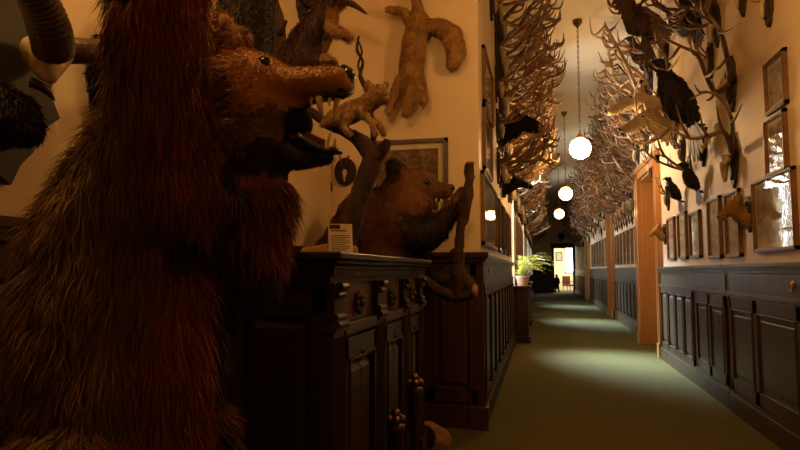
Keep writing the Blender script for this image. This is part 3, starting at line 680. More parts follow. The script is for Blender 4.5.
# ================================================================== pictures
def picture(Y0, Y1, Z0, Z1, side, label, group=None, fw=.035, fm='gold', pm=None, mount=.05, name='framed_picture', X=None, glass=True, back=False):
    """a framed print; side -1 hangs on right wall, +1 on left wall, 0 on back wall"""
    w_, h_ = abs(Y1 - Y0), Z1 - Z0
    if side == -1: loc, rz = ((X or XR), (Y0 + Y1) / 2, Z0), PI / 2
    elif side == 1: loc, rz = (XL if X is None else X, (Y0 + Y1) / 2, Z0), -PI / 2
    else: loc, rz = ((Y0 + Y1) / 2, X or YB, Z0), PI
    t = thing(name, label, 'picture', loc, rz, group); x = w_ / 2; d = .03
    b = MB()
    for o_, dd in ((0, d), (fw * .35, d + .008)):
        f_ = fw - o_ if o_ == 0 else fw * .4
        b.box(-x + o_, -x + o_ + f_, 0, dd, o_, h_ - o_); b.box(x - o_ - f_, x - o_, 0, dd, o_, h_ - o_); b.box(-x + o_, x - o_, 0, dd, o_, o_ + f_); b.box(-x + o_, x - o_, 0, dd, h_ - o_ - f_, h_ - o_)
    b.build('frame', M[fm], t)
    if mount: b = MB(); b.box(-x + fw, x - fw, .004, .010, fw, h_ - fw); b.build('mount', M['mount'], t)
    q = fw + mount; b = MB(); b.box(-x + q, x - q, .004, .012, q, h_ - q); b.build('print', pm or rnd.choice(PRINTS), t)
    if glass: b = MB(); b.box(-x + fw * .9, x - fw * .9, .018, .020, fw * .9, h_ - fw * .9); b.build('glass', M['glass'], t)
    return t
g_ = None
lab = ['narrow framed print next to the orange doorway', 'second narrow framed print from the orange doorway', 'middle narrow framed print of the eye-level row', 'taller framed print beside the fox head', 'tall framed print partly behind the fox head']
for (a, c, z0_, z1_), l in zip([(9.52, 9.04, 1.5, 2.11), (8.82, 8.34, 1.5, 2.12), (8.15, 7.66, 1.5, 2.07), (7.31, 6.83, 1.48, 2.14), (6.66, 6.2, 1.48, 2.13)], lab):
    picture(c, a, z0_, z1_, -1, l, pm=PRINTS[0] if a > 8 else PRINTS[2], mount=.05)
def pixframe(px0, py0, px1, py1, label, pm, mount):      # left edge px0 from py0 down to py1, right edge px1
    a_, b_, c_ = onX(px0, py0, XR), onX(px0, py1, XR), onX(px1, py0, XR)
    picture(c_.y, a_.y, b_.z, a_.z, -1, label, pm=pm, mount=mount, fw=.03)
pixframe(767, 65, 788, 118, 'topmost small framed engraving on the near right wall', PRINTS[0], .04)
pixframe(767, 121, 788, 179, 'middle framed engraving of the stack with a bright reflection', PRINTS[0], .04)
pixframe(754.5, 182.5, 797, 253, 'large wide framed print lowest on the near right wall', PRINTS[0], .04)
for i in range(8):
    y = 12.65 + i * .65
    picture(y, y + .45, 1.50, 2.32, -1, 'tall narrow framed print in the close row between two orange doorways', 'framed prints between the orange doorways', X=XR2, fw=.03, pm=PRINTS[i % 3])
for i in range(6):
    y = 20.2 + i * 1.05
    picture(y, y + .6, 1.50, 2.4, -1, 'small distant framed print beyond the second orange doorway', 'distant framed prints on the right wall', X=XR2, fw=.04, pm=PRINTS[i % 3], glass=False)
picture(5.66, 6.72, 2.95, 3.52, 1, 'uppermost framed print on the left corridor wall', fm='gold', pm=PRINTS[0]); picture(5.62, 6.50, 2.30, 2.93, 1, 'middle framed print on the left corridor wall above the largest', fm='gold', pm=PRINTS[1])
picture(5.42, 7.15, 1.58, 2.26, 1, 'largest framed print on left corridor wall just above the panelling', fm='gold', pm=PRINTS[0])
for i, (y, l) in enumerate(((7.5, 'dark framed print following the largest one down the left wall'), (8.5, 'framed print on the left wall before the window with the fern'), (9.6, 'last framed print on the left wall ahead of the fern'))):
    picture(y, y + .7, 1.58, 2.25, 1, l, fm='frame', pm=PRINTS[1])
for i in range(6):
    y = 13.2 + i * .75
    picture(y, y + .5, 1.6, 2.5, 1, 'narrow framed print on the far left wall past the fern', 'framed prints past the fern', fm='gold', pm=PRINTS[i % 3])
pb = onY(448, 138, YB); pa = onY(366, 242, YB)
picture(pa.x, pb.x, pa.z + .02, pb.z, 0, 'large brown framed picture on the back wall behind the smaller bear', fw=.04, fm='frame', pm=M['oldprint'], mount=.05)

# ================================================================== trophies
def shield_outline(w_, h_, n=22, jag=.09, seed=0):
    r = random.Random(seed); out = []
    for k in range(n):
        a = 2 * PI * k / n; j = 1 + (jag if k % 2 else -jag) * r.random()
        x = w_ / 2 * math.sin(a); z = h_ / 2 * math.cos(a)
        if z < 0: x *= 1 + z / h_ * .9
        out.append((x * j, z * j))
    return out
def antler(b, s, sz, seed, spread=.32, out=.55, up=.55, tines=5, r=.017):
    rg = random.Random(seed); j = lambda a: rg.uniform(-a, a)
    o = .08
    pts = [Vector(p) * sz for p in ((s * .04, o, .04), (s * (spread * .62 + j(.05)), o + out * .30 + j(.04), .04 + up * .10 + j(.05)), (s * (spread * 1.05 + j(.07)), o + out * .72 + j(.06), .04 + up * .38 + j(.06)),
        (s * (spread * .95 + j(.08)), o + out * .95 + j(.08), .04 + up * .75 + j(.06)), (s * (spread * .55 + j(.08)), o + out * .88 + j(.08), .04 + up * 1.02 + j(.06)))]
    b.tube(pts, [r * 1.3 * sz, r * 1.1 * sz, r * 1.0 * sz, r * .75 * sz, r * .25 * sz], 7, sub=4)
    b.ball(pts[0], r * 1.7 * sz, (1, 1, .6), 8)
    def at(t):
        t *= 4; i = min(int(t), 3); return pts[i].lerp(pts[i + 1], t - i), (pts[i + 1] - pts[i]).normalized()
    for k in range(tines):
        f = .08 + .84 * k / max(tines - 1, 1); q, dr = at(f); L = (.27 if k == 0 else .21 if k < tines - 2 else .15) * sz * (1 + j(.35))
        d = Vector((s * (.1 - .7 * (k % 2)) + j(.5), .7 + j(.45), .35 + j(.5))) - dr * .25; d.normalize(); e = q + d * L; e.z += .10 * sz * (1 + j(.8))
        m_ = q.lerp(e, .5) + Vector((j(.03), .03 + j(.02), -.055)) * sz
        b.tube([q, m_, e], [r * .85 * sz, r * .65 * sz, .0015], 6, sub=3)
def skull(b, sz):
    b.ball((0, .07 * sz, .0), .055 * sz, (.9, .75, 1.0), 10); b.tube([(0, .085 * sz, -.02 * sz), (0, .09 * sz, -.10 * sz), (0, .085 * sz, -.19 * sz)], [.045 * sz, .032 * sz, .014 * sz], 8)
    for s in (-1, 1): b.ball((s * .04 * sz, .085 * sz, -.03 * sz), .018 * sz, n=8)
def trophy(kind, seed, name, label, cat, single=False, am='antler'):
    """shield, skull cap and two antlers; local +Y points out of the wall"""
    t = thing(name, label, cat)
    P_ = {'stag': dict(sz=1.0, spread=.30 + .1 * (seed % 3) / 2, out=.50, up=.60, tines=6, r=.019), 'roe': dict(sz=.42, spread=.16, out=.22, up=.62, tines=3, r=.024), 'wide': dict(sz=1.1, spread=.50, out=.52, up=.42, tines=7, r=.021)}[kind]
    sh = (.17, .38) if kind == 'roe' else (.26, .50)
    B = MB(); B.prism(shield_outline(*sh, seed=seed), 0, .028); B.prism([(x * .7, z * .7) for x, z in shield_outline(*sh, seed=seed)], .028, .045)
    B2 = MB(); skull(B2, .62 if kind == 'roe' else 1.0)
    An = []
    for s in (-1, 1):
        A = MB(); antler(A, s, seed=seed * 5 + (1 if s > 0 else 0) , **P_); An.append(A)
    if single:
        bb = MB()
        for i, m_ in enumerate([B, B2] + An): bb.mi = min(i, 2); bb.add(m_.v, m_.f)
        o = bb.build(name, [M['carved'], M['bone'], M[am]], None, True); bpy.data.objects.remove(t); return tag(o, label, cat)
    B.build('shield', M['carved'], t); B2.build('skull', M['bone'], t, True)
    for A in An: A.build('antler', M[am], t, True)
    note_kids(t); return t
PARK = (0, 0, -50)
protos = {}
def get(kind, seed, single, am='antler'):
    k = (kind, seed, single, am)
    if k not in protos:
        nm = {'stag': 'stag_antlers', 'roe': 'roebuck_antlers', 'wide': 'wide_antlers'}[kind]
        protos[k] = [trophy(kind, seed, nm, 'x', 'antlers', single, am), False]
        if single: KIDS[protos[k][0].name] = []
    return protos[k]
def hang(kind, seed, loc, rz, sc, label, group=None, single=False, am='antler', tilt=0):
    pr = get(kind, seed, single, am)
    if not pr[1]:
        pr[1] = True; o = pr[0]; o.location = loc; o.rotation_euler = (0, 0, rz); o.scale = (sc,) * 3; o['label'] = label
        if group: o['group'] = group
    else: o = copy_thing(pr[0], loc, rz, sc, label, group)
    o.rotation_euler = (tilt, 0, rz) if False else (0, 0, rz)
    return o
RW, LW, BW = PI / 2, -PI / 2, PI
rg = random.Random(21)
# left bank
y = 7.6; n = 0
while y < 36:
    far = y > 15; dz = .50 if y < 14 else .62
    in_win = any(ya - .25 < y < yb + .25 for ya, yb, _, _ in WINS)
    z = (4.2 if in_win else 2.75 if y < 11 else 2.85) + rg.uniform(-.1, .1)
    while z < 4.95:
        g = 'distant antlers on the left wall' if far else 'crowded stag antlers high on the near left corridor wall'
        l = 'distant stag antlers in the bank far down the left corridor wall' if far else 'stag antlers with upswept tines crowded high on the left corridor wall'
        hang(rg.choice(['stag', 'stag', 'wide']), rg.randrange(4), (XL, y + rg.uniform(-.15, .15), z), LW + rg.uniform(-.12, .12), rg.uniform(.85, 1.15), l, g, far); n += 1
        z += dz
    y += .50 if y < 14 else 1.0
# right bank
y = 12.6
while y < 36.5:
    far = y > 17
    z = (3.5 if any(a - .3 < y < c + .3 for a, c, _, _ in (D2, D3)) else 2.85) + rg.uniform(-.1, .1)
    while z < 4.95:
        g = 'distant antlers on the right wall' if far else 'crowded stag antlers above the row of narrow prints'
        l = 'distant stag antlers in the bank far down the right corridor wall' if far else 'stag antlers crowded on the wall above the row of narrow prints'
        hang(rg.choice(['stag', 'stag', 'wide']), rg.randrange(4), (XR2, y + rg.uniform(-.15, .15), z), RW + rg.uniform(-.12, .12), rg.uniform(.9, 1.25), l, g, far, 'antler'); n += 1
        z += .55
    y += .62 if y < 17 else 1.0
# antlers above the first doorway
for (y, z, sc, k, s) in ((9.9, 3.9, 1.1, 'stag', 1), (10.5, 4.45, 1.1, 'wide', 2), (11.2, 3.75, 1.1, 'stag', 3), (11.9, 4.3, 1.1, 'wide', 0), (12.0, 3.6, 1.0, 'stag', 2), (10.8, 5.0, 1.0, 'stag', 0), (9.2, 4.6, 1.1, 'wide', 1)):
    hang(k, s, (XR, y, z), RW, sc, 'stag antlers on the bright wall above the first orange doorway', 'antlers above the first orange doorway', False, 'antler'); n += 1
hang('stag', 1, (XL, 9.0, 2.72), LW, .8, 'pale bleached antlers low on the left bank, brighter than their neighbours', None, False, 'antlerp')
# small roe trophies, far right row above the prints
for i in range(12):
    hang('roe', i % 3, (XR2, 12.6 + i * .45, 2.58 + .05 * (i % 2)), RW, 1.0, 'small roebuck trophy in the row just above the narrow prints', 'roebuck trophies above the narrow prints', False, 'antler')
# individual trophies of the near right wall: pixel centre of the shield
def rp(px, py): v = onX(px, py, XR); return (XR, v.y, v.z)
def lp(px, py): v = onX(px, py, XL); return (XL, v.y, v.z)
def traced(c, label, beams, am='antlerd', sh=(.26, .52), name='stag_antlers'):
    """a shield with skull and two long curved antlers; every beam: [(px, py, X), ...], radius, tines [(index, px, py, X)]"""
    y, z = rp(*c)[1:]; t = thing(name, label, 'antlers', (XR, y, z)); L0 = t.location.copy()
    Tm = Matrix.Rotation(PI / 2, 4, 'Z'); B = MB(); o = shield_outline(*sh, seed=int(c[0])); B.prism(o, 0, .03, Tm); B.prism([(a * .7, q * .7) for a, q in o], .03, .05, Tm); B.build('shield', M['carved'], t)
    B = MB(); B2 = MB(); skull(B2, 1.1); B.add(B2.v, B2.f, Tm); B.build('skull', M['bone'], t, True)
    for pts, r, tn in beams:
        B = MB(); pp = [onX(*q) - L0 for q in pts]; B.tube(pp, [r * (1.15 - .8 * i / (len(pp) - 1)) for i in range(len(pp))], 8, sub=5)
        for i, px, py, X in tn:
            e_ = onX(px, py, X) - L0; m_ = pp[i].lerp(e_, .5) + Vector((-.01, 0, -.03)); B.tube([pp[i], m_, e_], [r * .7, r * .55, .002], 6, sub=4)
        B.build('antler', M[am], t, True)
traced((733, 84), 'largest dark stag antlers curving in a great ring from the upper shield', [
    ([(730, 80, 1.78), (727, 58, 1.6), (720, 32, 1.45), (706, 14, 1.35), (688, 8, 1.25), (664, 20, 1.15)], .024, [(1, 714, 70, 1.35), (2, 742, 22, 1.3), (3, 700, -6, 1.2), (4, 676, 22, 1.1), (4, 672, -4, 1.0)]),
    ([(729, 84, 1.78), (716, 92, 1.65), (706, 76, 1.5), (697, 55, 1.4), (680, 46, 1.3), (662, 36, 1.2), (652, 18, 1.1)], .024, [(1, 706, 100, 1.45), (2, 718, 66, 1.35), (3, 690, 42, 1.2), (4, 668, 60, 1.1), (5, 650, 44, 1.1)])])
traced((735, 160), 'large stag antlers with pale skull just above the fox head', [
    ([(731, 152, 1.78), (724, 132, 1.6), (708, 136, 1.45), (690, 138, 1.3), (668, 128, 1.2), (648, 118, 1.1)], .022, [(1, 716, 100, 1.4), (2, 700, 112, 1.3), (3, 676, 104, 1.15), (4, 656, 140, 1.1), (2, 702, 152, 1.3)]),
    ([(731, 150, 1.78), (732, 122, 1.62), (722, 100, 1.5), (706, 92, 1.4), (690, 100, 1.3)], .020, [(1, 742, 104, 1.4), (2, 712, 78, 1.35), (3, 694, 84, 1.2)])], 'antler')
traced((668, 128), 'long antlers sweeping over the bright wall beside the doorway top', [
    ([(666, 122, 1.78), (664, 96, 1.6), (668, 70, 1.4), (662, 50, 1.3), (650, 42, 1.2)], .024, [(1, 648, 86, 1.4), (2, 680, 56, 1.3), (2, 648, 60, 1.2), (3, 654, 30, 1.1)]),
    ([(666, 124, 1.78), (650, 134, 1.55), (638, 118, 1.4), (634, 96, 1.3), (624, 84, 1.2)], .022, [(1, 640, 152, 1.35), (2, 622, 122, 1.2), (3, 640, 78, 1.2)])], 'antler')
big = [((697, 28), 'stag', 3, 1.0, 'antlerd', 'very dark stag antlers near the eagle under the ceiling'),
       ((718, 26), 'stag', 1, .9, 'antlerd', 'dark stag antlers on a long carved shield right of the eagle'),
       ((648, 140), 'wide', 2, .9, 'antler', 'wide stag antlers low over the corner of the first doorway'),
       ((690, 172), 'stag', 0, .8, 'antler', 'stag antlers reaching outward above the black grouse tails')]
for (p_, k, s, sc, am, l) in big: hang(k, s, rp(*p_), RW, sc, l, None, False, am)
for (p_, l) in (((646, 84), 'small roebuck trophy just below the eagle wing on the bright wall'), ((656, 108), 'small roebuck trophy over the middle of the first doorway'), ((716, 20), 'roebuck trophy on a jagged shield near the ceiling'), ((704, 148), 'small skull trophy over the taller framed print'), ((744, -6), 'dark carved trophy shield cut off by the upper picture edge'),
    ((770, 2), 'small dark trophy shield highest on the near right wall'), ((669, 196), 'small pale roebuck skull between doorway and black grouse'), ((684, 150), 'roebuck skull trophy under the capercaillie'),
                ((652, 165), 'small roebuck trophy at the top corner of orange doorway'), ((712, 60), 'roebuck trophy on a dark shield inside the curve of large antlers')):
    hang('roe', rg.randrange(3), rp(*p_), RW, 1.1, l)
for (p_, l) in (((490, 2), 'small roebuck trophy nearest the alcove corner under the ceiling'), ((502, 12), 'small roebuck trophy high on the left wall, second from the corner'), ((510.5, 70), 'small roebuck trophy at the edge of the left antler bank'),
                ((501, 88), 'small roebuck trophy beside the uppermost framed print'), ((507, 150), 'roebuck trophy beneath the black boar head')):
    hang('roe', rg.randrange(3), lp(*p_), LW, 1.15, l)
for k, v in protos.items():
    if not v[1]:
        for ch in list(v[0].children): bpy.data.objects.remove(ch)
        bpy.data.objects.remove(v[0])

# ---- horned and animal mounts
def mount_root(name, label, cat, loc, rz): return thing(name, label, cat, loc, rz)
def small_shield(t, w_, h_, m='carved', seed=3):
    B = MB(); B.prism(shield_outline(w_, h_, seed=seed), 0, .03); B.prism([(x * .72, z * .72) for x, z in shield_outline(w_, h_, seed=seed)], .03, .05); return B.build('shield', M[m], t)
def head_mount(name, label, cat, loc, rz, sz, fm, horn=None, snout=1.0, furn=1500, yaw=0, earup=.05, fl=.02, ln=1.0):
    """neck, skull, muzzle: local +Y out of wall"""
    t = mount_root(name, label, cat, loc, rz + yaw); small_shield(t, .26 * sz, .34 * sz)
    V3 = lambda x, y, z: Vector((x, y * ln, z)) * sz
    h = blob('head', [[(V3(0, .04, -.03), .10 * sz), (V3(0, .13, .0), .085 * sz), (V3(0, .22, .06), .075 * sz)], [(V3(0, .24, .06), .068 * sz), (V3(0, .33, .02), .045 * sz * snout), (V3(0, .42, -.02), .032 * sz * snout)],
        [(V3(-.06, .20, .10 + earup * .3), .022 * sz), (V3(-.10, .18, .13 + earup), .014 * sz)], [(V3(.06, .20, .10 + earup * .3), .022 * sz), (V3(.10, .18, .13 + earup), .014 * sz)]], .012 * sz, fm, t, it=3)
    if furn: fur(h, furn, fl * sz, .0025 * sz, fm, h, comb=Vector((0, -1, -.4)), lift=.2, seed=4)
    for s in (-1, 1): animal_eye(t, V3(s * .052, .275, .075), .010 * sz)
    b = MB(); b.ball(V3(0, .448, -.02), .016 * sz); b.build('nose', M['nose'], t, True)
    if horn == 'ram':
        for s in (-1, 1):
            b = MB(); pts = []
            for k in range(12):
                a = -.4 + k * .48; r = .15 - .004 * k; pts.append(V3(s * (.05 + .016 * k), .20 - r * math.sin(a) * 1.0, .12 + r * math.cos(a) - .10))
            b.tube(pts, [.038 * sz * (1 - k / 13.5) for k in range(12)], 9, sub=3, rib=.06); b.build('horn', M['antlerp'], t, True)
    if horn == 'tusk':
        for s in (-1, 1):
            b = MB(); b.tube([V3(s * .03, .38, -.03), V3(s * .05, .40, .0), V3(s * .05, .39, .04)], [.008 * sz, .007 * sz, .001], 6); b.build('tusk', M['tooth'], t, True)
    if horn == 'antl':
        for s in (-1, 1):
            b = MB(); antler(b, s, sz * .9, 31 + s, .22, .25, .55, 4, .016); b.v = [(v[0], v[1] + .12 * sz, v[2] + .08 * sz) for v in b.v]; b.build('antler', M['antlerp'], t, True)
    return t
head_mount('fox_trophy', 'orange fox head mount jutting out over the framed prints', 'fox head', rp(751, 214), RW, .95, FM['fox'], ln=.62, fl=.04, earup=.05, furn=3000)
head_mount('fox_trophy', 'little tan animal head mount beside the first orange doorway', 'animal head', rp(666, 234), RW, .9, FM['fox'], ln=.6)
head_mount('roebuck_trophy', 'pale roebuck head mount with light antlers gazing down the corridor', 'deer head', (XR, 9.3, 3.75), RW, 1.9, FM['pale'], 'antl')
head_mount('mouflon_trophy', 'pale mouflon head mount with heavy curled horns', 'ram head', (XR, 8.9, 3.35), RW, 1.7, FM['pale'], 'ram', yaw=.2)
head_mount('boar_trophy', 'black wild boar head mount under the left antler bank', 'boar head', (XL, 7.9, 3.2), LW, 1.35, FM['boar'], 'tusk', 1.25, furn=3500, fl=.05)
head_mount('boar_trophy', 'second black wild boar head lower on the left wall', 'boar head', (XL, 8.6, 2.55), LW, .95, FM['boar'], 'tusk', 1.1, furn=2500, fl=.05)
head_mount('chamois_trophy', 'dark animal head mount above the far open doorway', 'animal head', (1.25, YE, 3.4), BW, 1.6, FM['boar'], None)

# birds
def feather(b, root, tip, w_, T=None, thick=.006):
    r, e = Vector(root), Vector(tip); d = (e - r); n = Vector((0, 1, 0)); s = d.cross(n).normalized() * w_; m1 = r.lerp(e, .5)
    vs = []
    for q, k in ((r, .35), (r.lerp(e, .35), 1), (r.lerp(e, .8), .9), (e, .1)):
        for o_ in (-thick / 2, thick / 2): vs += [q - s * k + n * o_, q + s * k + n * o_]
    fs = []
    for i in range(3):
        a = i * 4; fs += [(a, a + 1, a + 5, a + 4), (a + 2, a + 6, a + 7, a + 3), (a, a + 4, a + 6, a + 2), (a + 1, a + 3, a + 7, a + 5)]
    fs += [(0, 2, 3, 1), (12, 13, 15, 14)]; b.add(vs, fs, T)
def bird(name, label, cat, loc, rz, sz, m, wings=0, tail=1, beak='horn', pitch=0):
    """local X = side, +Y = out of the wall, Z up"""
    t = thing(name, label, cat, loc, rz); t.rotation_euler = (pitch, 0, rz); V3 = lambda x, y, z: Vector((x, y, z)) * sz
    bd = blob('body', [[(V3(0, .10, -.10), .055 * sz), (V3(0, .16, -.02), .10 * sz), (V3(0, .20, .08), .085 * sz), (V3(0, .24, .18), .045 * sz), (V3(0, .26, .25), .042 * sz), (V3(0, .29, .26), .035 * sz)]], .012 * sz, m, t, it=3)
    fur(bd, 1500, .035 * sz, .006 * sz, m, bd, lift=.12, seed=2, curl=.2, name='plumage')
    b = MB(); b.tube([V3(0, .31, .265), V3(0, .35, .262), V3(0, .365, .24)], [.016 * sz, .012 * sz, .002], 8); b.build('beak', M[beak], t, True)
    for s in (-1, 1): animal_eye(t, V3(s * .03, .30, .275), .007 * sz)
    b = MB()
    for k in range(9):
        a = (k - 4) * .16 * tail; feather(b, V3(0, .10, -.10), V3(.34 * math.sin(a), .06 + .004 * (k % 2), -.10 - .30 * math.cos(a)), .022 * sz, thick=.006 * sz)
    b.build('tail', m, t)
    for s in ((-1, 1) if wings else ()):
        b = MB()
        el = V3(s * .32, .16, .20)
        b.tube([V3(s * .05, .16, .08), V3(s * .18, .16, .18), el, V3(s * .55, .14, .22)], [.04 * sz, .035 * sz, .028 * sz, .015 * sz], 8)
        for k in range(15):
            f = k / 14; a = -1.45 + f * 1.35; q = V3(s * .08, .15, .10).lerp(V3(s * .55, .14, .22), f); L = (.26 + .16 * f) * sz
            feather(b, q, q + Vector((s * math.cos(a) * L, -.01, math.sin(a) * L)), .026 * sz, thick=.006 * sz)
        b.build('wing', m, t)
    for s in (-1, 1):
        b = MB(); b.tube([V3(s * .03, .14, -.08), V3(s * .035, .10, -.16), V3(s * .04, .02, -.17)], [.014 * sz, .009 * sz, .009 * sz], 6); b.build('leg', M['horn'], t, True)
    if not wings:
        b = MB(); b.tube([V3(-.08, .06, -.18), V3(.08, .06, -.18)], .014 * sz, 7); b.tube([V3(0, 0, -.19), V3(0, .08, -.18)], .014 * sz, 7); b.build('perch', M['bark'], t, True)
    return t
bird('eagle_mount', 'brown eagle mount with spread wings under the ceiling', 'eagle', (XR - .45, 7.6, 4.42), RW - .5, 1.35, M['feather_b'], wings=1)
bird('eagle_mount', 'dark bird of prey mount beside the large dark antlers', 'eagle', (XR - .02, 7.1, 4.2), RW, .9, M['feather_d'], wings=1)
bird('capercaillie_mount', 'big black capercaillie mount with fanned tail among the antlers', 'grouse', onX(706, 100, XR - .05), RW, 1.7, M['feather_d'], tail=1.2)
bird('black_grouse', 'black grouse mount perched above the eye-level prints, nearer one', 'grouse', rp(703, 180), RW, .75, M['feather_d'])
bird('black_grouse', 'black grouse mount closer to the orange doorway', 'grouse', rp(684, 192), RW, .7, M['feather_d'])
bird('perched_bird', 'small dark perched bird against the bright wall', 'bird', onX(650, 66, XR - .05), RW, .6, M['feather_d'])
bird('perched_bird', 'small dark perched bird below another on the bright wall', 'bird', onX(652, 90, XR - .05), RW, .6, M['feather_d'])
bird('hanging_pheasant', 'brown pheasant mount hung tail-up on the right antler bank', 'pheasant', (XR - .1, 9.9, 4.75), RW, 1.1, M['feather_b'], tail=.5)

# left alcove wall horn trophy
Xw = XA
def A_(px, py, X): return onX(px, py, X)
c0 = onX(42, 70, XA + .12)
t = thing('goat_horns', 'heavy ribbed wild goat horns on a bare skull plate over a dark shield', 'horns', (XA, c0.y - .08, c0.z)); L_ = t.location.copy()
B = MB(); B.prism([(x + 0, z - .02) for x, z in shield_outline(.55, .72, 26, .16, 5)], 0, .035); B.prism([(x * .72, z * .72) for x, z in shield_outline(.55, .72, 26, .1, 5)], .035, .06)
turned(B, Matrix(((0, 1, 0, 0), (-1, 0, 0, -.03), (0, 0, 1, -.06), (0, 0, 0, 1)))); B.build('shield', M['black'], t)
W = lambda px, py, X: onX(px, py, X) - L_
b = blob('skull', [[(W(36, 50, XA + .15), .055), (W(46, 66, XA + .19), .052), (W(51, 79, XA + .22), .022)], [(W(36, 48, XA + .15), .045), (W(60, 54, XA + .16), .05), (W(51, 74, XA + .2), .03)]], .010, M['bone'], t, it=3)
b = MB(); b.tube([W(54, 50, XA + .25), W(50, 30, XA + .30), W(41, 6, XA + .33), W(26, -18, XA + .35), W(4, -40, XA + .36)], [.066, .066, .060, .050, .034], 20, sub=10, rib=.05); b.build('horn', M['horn'], t)
b = MB(); b.tube([W(66, 50, XA + .14), W(82, 51, XA + .14), W(100, 50, XA + .14), W(125, 40, XA + .15), W(140, 20, XA + .15)], [.050, .048, .044, .038, .03], 18, sub=8, rib=.06); b.build('horn', M['horn'], t)
b = MB(); b.tube([W(30, 82, XA + .12), W(44, 88, XA + .15), W(55, 101, XA + .16)], [.02, .018, .002], 8); b.build('spike', M['horn'], t, True)
q = onX(-22, 104, XA); t = thing('boar_trophy', 'black shaggy head trophy partly cut off beyond the ribbed horns', 'animal head', (XA, q.y, q.z), LW)
small_shield(t, .3, .4, seed=8); h = blob('head', [[((-.05, .04, -.02), .10), ((-.05, .09, -.04), .09), ((-.06, .14, -.08), .06)]], .016, FM['boar'], t, it=3); fur(h, 3000, .035, .003, FM['boar'], h, lift=.3, seed=6)
# oval plaque with little skull, behind roaring jaws
q = onY(346, 172, YB); t = thing('small_horn_trophy', 'small chamois skull trophy on a round dark plaque near the tree trunk', 'horns', (q.x, YB, q.z), BW)
B = MB(); B.prism([(.105 * math.cos(a), .13 * math.sin(a)) for a in lin(0, 2 * PI, 24)[:-1]], 0, .03); B.prism([(.085 * math.cos(a), .108 * math.sin(a)) for a in lin(0, 2 * PI, 24)[:-1]], .03, .045); B.build('shield', M['wood'], t)
b = MB(); skull(b, .5); b.build('skull', M['bone'], t, True)
for s in (-1, 1):
    b = MB(); b.tube([(s * .015, .045, .02), (s * .03, .07, .09), (s * .04, .06, .14), (s * .045, .02, .13)], [.010, .009, .007, .002], 8); b.build('horn', M['horn'], t, True)
q = onY(326, 190, YB); t = thing('small_horn_trophy', 'tiny carved trophy plaque with brass studs lower beside the round plaque', 'horns', (q.x, YB, q.z), BW)
B = MB(); B.prism(shield_outline(.13, .34, 20, .15, 9), 0, .03); B.build('shield', M['carved'], t)
b = MB(); b.ball((0, .04, .07), .022); b.ball((0, .04, -.0), .018); b.ball((-.01, .04, -.06), .014); b.build('stud', M['tooth'], t, True)
# black shaggy tail thing beside raised arm (left)
q = onX(97, 72, XA); t = thing('dark_pelt', 'dark shaggy pelt hanging on the alcove wall behind raised bear arm', 'pelt', (XA, q.y, q.z), LW)
h = blob('pelt', [[((0, .04, .12), .04), ((0, .05, 0), .07), ((0, .05, -.14), .05), ((0, .04, -.24), .025)]], .014, FM['boar'], t, it=2); fur(h, 2500, .05, .003, FM['boar'], h, seed=12)
# dark horns above, between arm and marmot
q = onX(300, 4, XA); t = thing('curved_horn', 'dark curved horn trophy high on the wall above the marmot', 'horns', (XA, q.y, q.z), LW)
small_shield(t, .2, .3, seed=4)
for s in (-1, 1):
    b = MB(); b.tube([(s * .03, .05, 0), (s * .1, .2, .06), (s * .16, .38, .04), (s * .18, .52, -.06)], [.045, .04, .03, .008], 10, sub=5, rib=.04); b.build('horn', M['horn'], t, True)

# ================================================================== pendant lamps
def globe_mat(i, e):
    return mat('globe_glass_%d' % i, (1, .85, .6), .4, emit=e, emitcol=LAMP_NEAR if i in (0, 4) else LAMP_COL)
for i, (lx, y, lz, e) in enumerate(LAMPS):
    lab = ['round glass globe lamp hanging just ahead of the viewer', 'nearest and largest glowing globe lamp on its chain', 'second glowing globe lamp down the corridor', 'smallest and farthest glowing globe lamp', 'globe lamp hanging above the roaring bear'][i]
    t = thing('globe_lamp', lab, 'lamp', (lx, y, lz), 0); up = ZC - lz
    b = MB(); b.ball((0, 0, 0), .160, n=28); b.build('globe', globe_mat(i, e), t, True)
    b = MB(); b.lathe([(.06, .148), (.065, .17), (.045, .20), (.02, .23), (.012, .26)], n=16); b.build('cap', M['brass'], t, True)
    b = MB(); b.lathe([(.012, up - .13), (.03, up - .10), (.07, up - .05), (.075, up)], n=16); b.build('canopy', M['bronze'], t, True)
    b = MB(); z = .26; k = 0
    while z < up - .12:
        T_ = Matrix.Translation((0, 0, z)) @ Matrix.Rotation(PI / 2 * (k % 2), 4, 'Z')
        b.tube([(.014 * math.cos(a), 0, .026 * math.sin(a)) for a in lin(0, 2 * PI, 8)], .0045, 5, T_, sub=1, cap=False); z += .042; k += 1
    b.build('chain', M['bronze'], t, True)

# ================================================================== fern, consoles, far things
def console(label, ya, yb, depth, top, m='wood'):
    t = thing('console_stand', label, 'stand', (XL + .03, (ya + yb) / 2, 0)); h = (yb - ya) / 2
    b = MB(); b.box(0.02, depth, -h, h, top - .05, top); b.build('top', M[m], t, bevel=.006)
    b = MB(); b.box(.03, depth - .05, -h + .04, h - .04, .1, top - .05); b.box(.03, depth - .02, -h + .01, h - .01, 0, .12); b.build('body', M[m], t, bevel=.005)
    return t
console('dark console stand under the potted fern', 11.5, 12.2, .30, 1.06)
console('dark cabinet standing beyond the potted fern', 15.2, 17.5, .26, 1.05)
fy = 11.85; ft = 1.04
t = thing('potted_fern', 'bright green potted fern spilling over a pale pot on the console', 'fern', (XL + .17, fy, ft))
b = MB(); b.lathe([(.085, 0), (.09, .02), (.12, .17), (.13, .18), (.13, .21), (.115, .21), (.11, .17)], n=20); b.build('pot', M['pot'], t, True)
b = MB(); b.lathe([(.112, .165), (.05, .185), (.001, .19)], n=16); b.build('soil', M['soil'], t, True)
b = MB(); rf = random.Random(5)
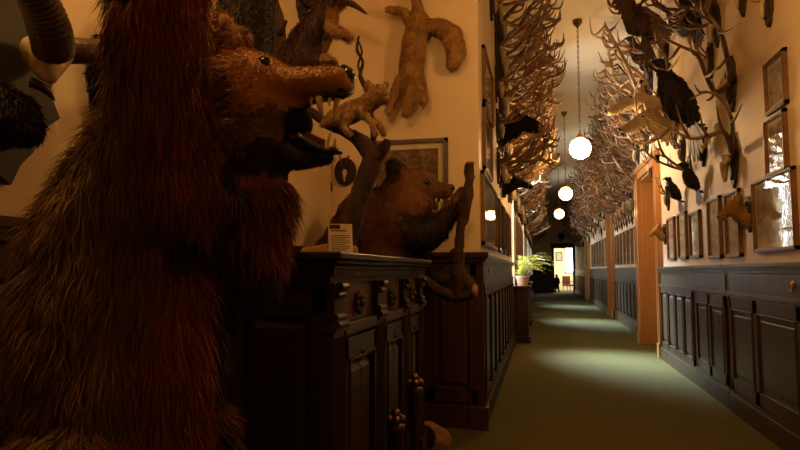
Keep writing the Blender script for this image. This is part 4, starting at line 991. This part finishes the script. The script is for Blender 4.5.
for i in range(60):
    a = rf.uniform(-1.9, 1.9) if i % 3 else rf.uniform(0, 2 * PI); L = rf.uniform(.40, .78); el = rf.uniform(.85, 1.45)
    d = Vector((math.cos(a), math.sin(a), 0)); side = Vector((-d.y, d.x, 0)); pts = []
    if d.x < -.2: L *= .35
    for k in range(9):
        f = k / 8; pts.append(Vector((0, 0, .18)) + d * (L * math.cos(el) * f + L * .35 * f * f) + Vector((0, 0, L * math.sin(el) * f - L * .62 * f * f * f * (1.3 - el * .5))))
    b.tube(pts, [.003] * 8 + [.001], 4, sub=1)
    for k in range(1, 9):
        for s in (-1, 1):
            q = pts[k]; w_ = .065 * math.sin(PI * (k / 9) ** .7) + .01; dirr = (side * s + (pts[k] - pts[k - 1]).normalized() * .5).normalized(); e = q + dirr * w_ + Vector((0, 0, -.012)); wv = (pts[k] - pts[k - 1]).normalized() * .011
            b.add([q - wv, q + wv, e + wv * .2, e - wv * .2, q + Vector((0, 0, .002))], [(0, 1, 2, 3), (0, 4, 1)])
b.build('fronds', M['fern'], t)
# dark standing figure by the far doorway
t = thing('dark_figure', 'slim dark figure silhouetted at the left edge of the far doorway', 'figure', (.92, YE - .35, 0))
blob('body', [[((0, 0, 1.05), .085)], [((0, 0, .98), .05), ((0, 0, .85), .13), ((0, 0, .55), .13)], [((-.06, 0, .55), .08), ((-.07, 0, .06), .05)], [((.06, 0, .55), .08), ((.12, 0, .06), .05)], [((-.12, 0, .86), .05), ((-.17, 0, .55), .035)], [((.12, 0, .86), .05), ((.18, 0, .58), .035)]], .025, M['black'], t, it=3)
# armchair in the room beyond
t = thing('armchair', 'red-brown armchair seen through the far doorway', 'chair', (1.72, 40.4, 0), .5)
b = MB(); b.box(-.28, .28, -.28, .28, .35, .46); b.build('seat', M['redchair'], t, bevel=.03)
b = MB(); b.box(-.28, .28, .24, .32, .40, 1.0); b.build('backrest', M['redchair'], t, bevel=.03)
for sx in (-1, 1):
    b = MB(); b.box(sx * .27, sx * .31, -.26, .28, .60, .64); b.box(sx * .27, sx * .31, -.26, -.22, .40, .62); b.build('armrest', M['woodb'], t)
    for sy in (-1, 1): b = MB(); b.tube([(sx * .25, sy * .25, 0), (sx * .25, sy * .25, .36)], [.016, .024], 8); b.build('leg', M['woodb'], t)
picture(1.0, 1.45, 2.0, 2.6, 0, 'small framed picture on the cream wall of the far room', X=42.6, fw=.05, fm='frame', pm=PRINTS[2], mount=0, glass=False)
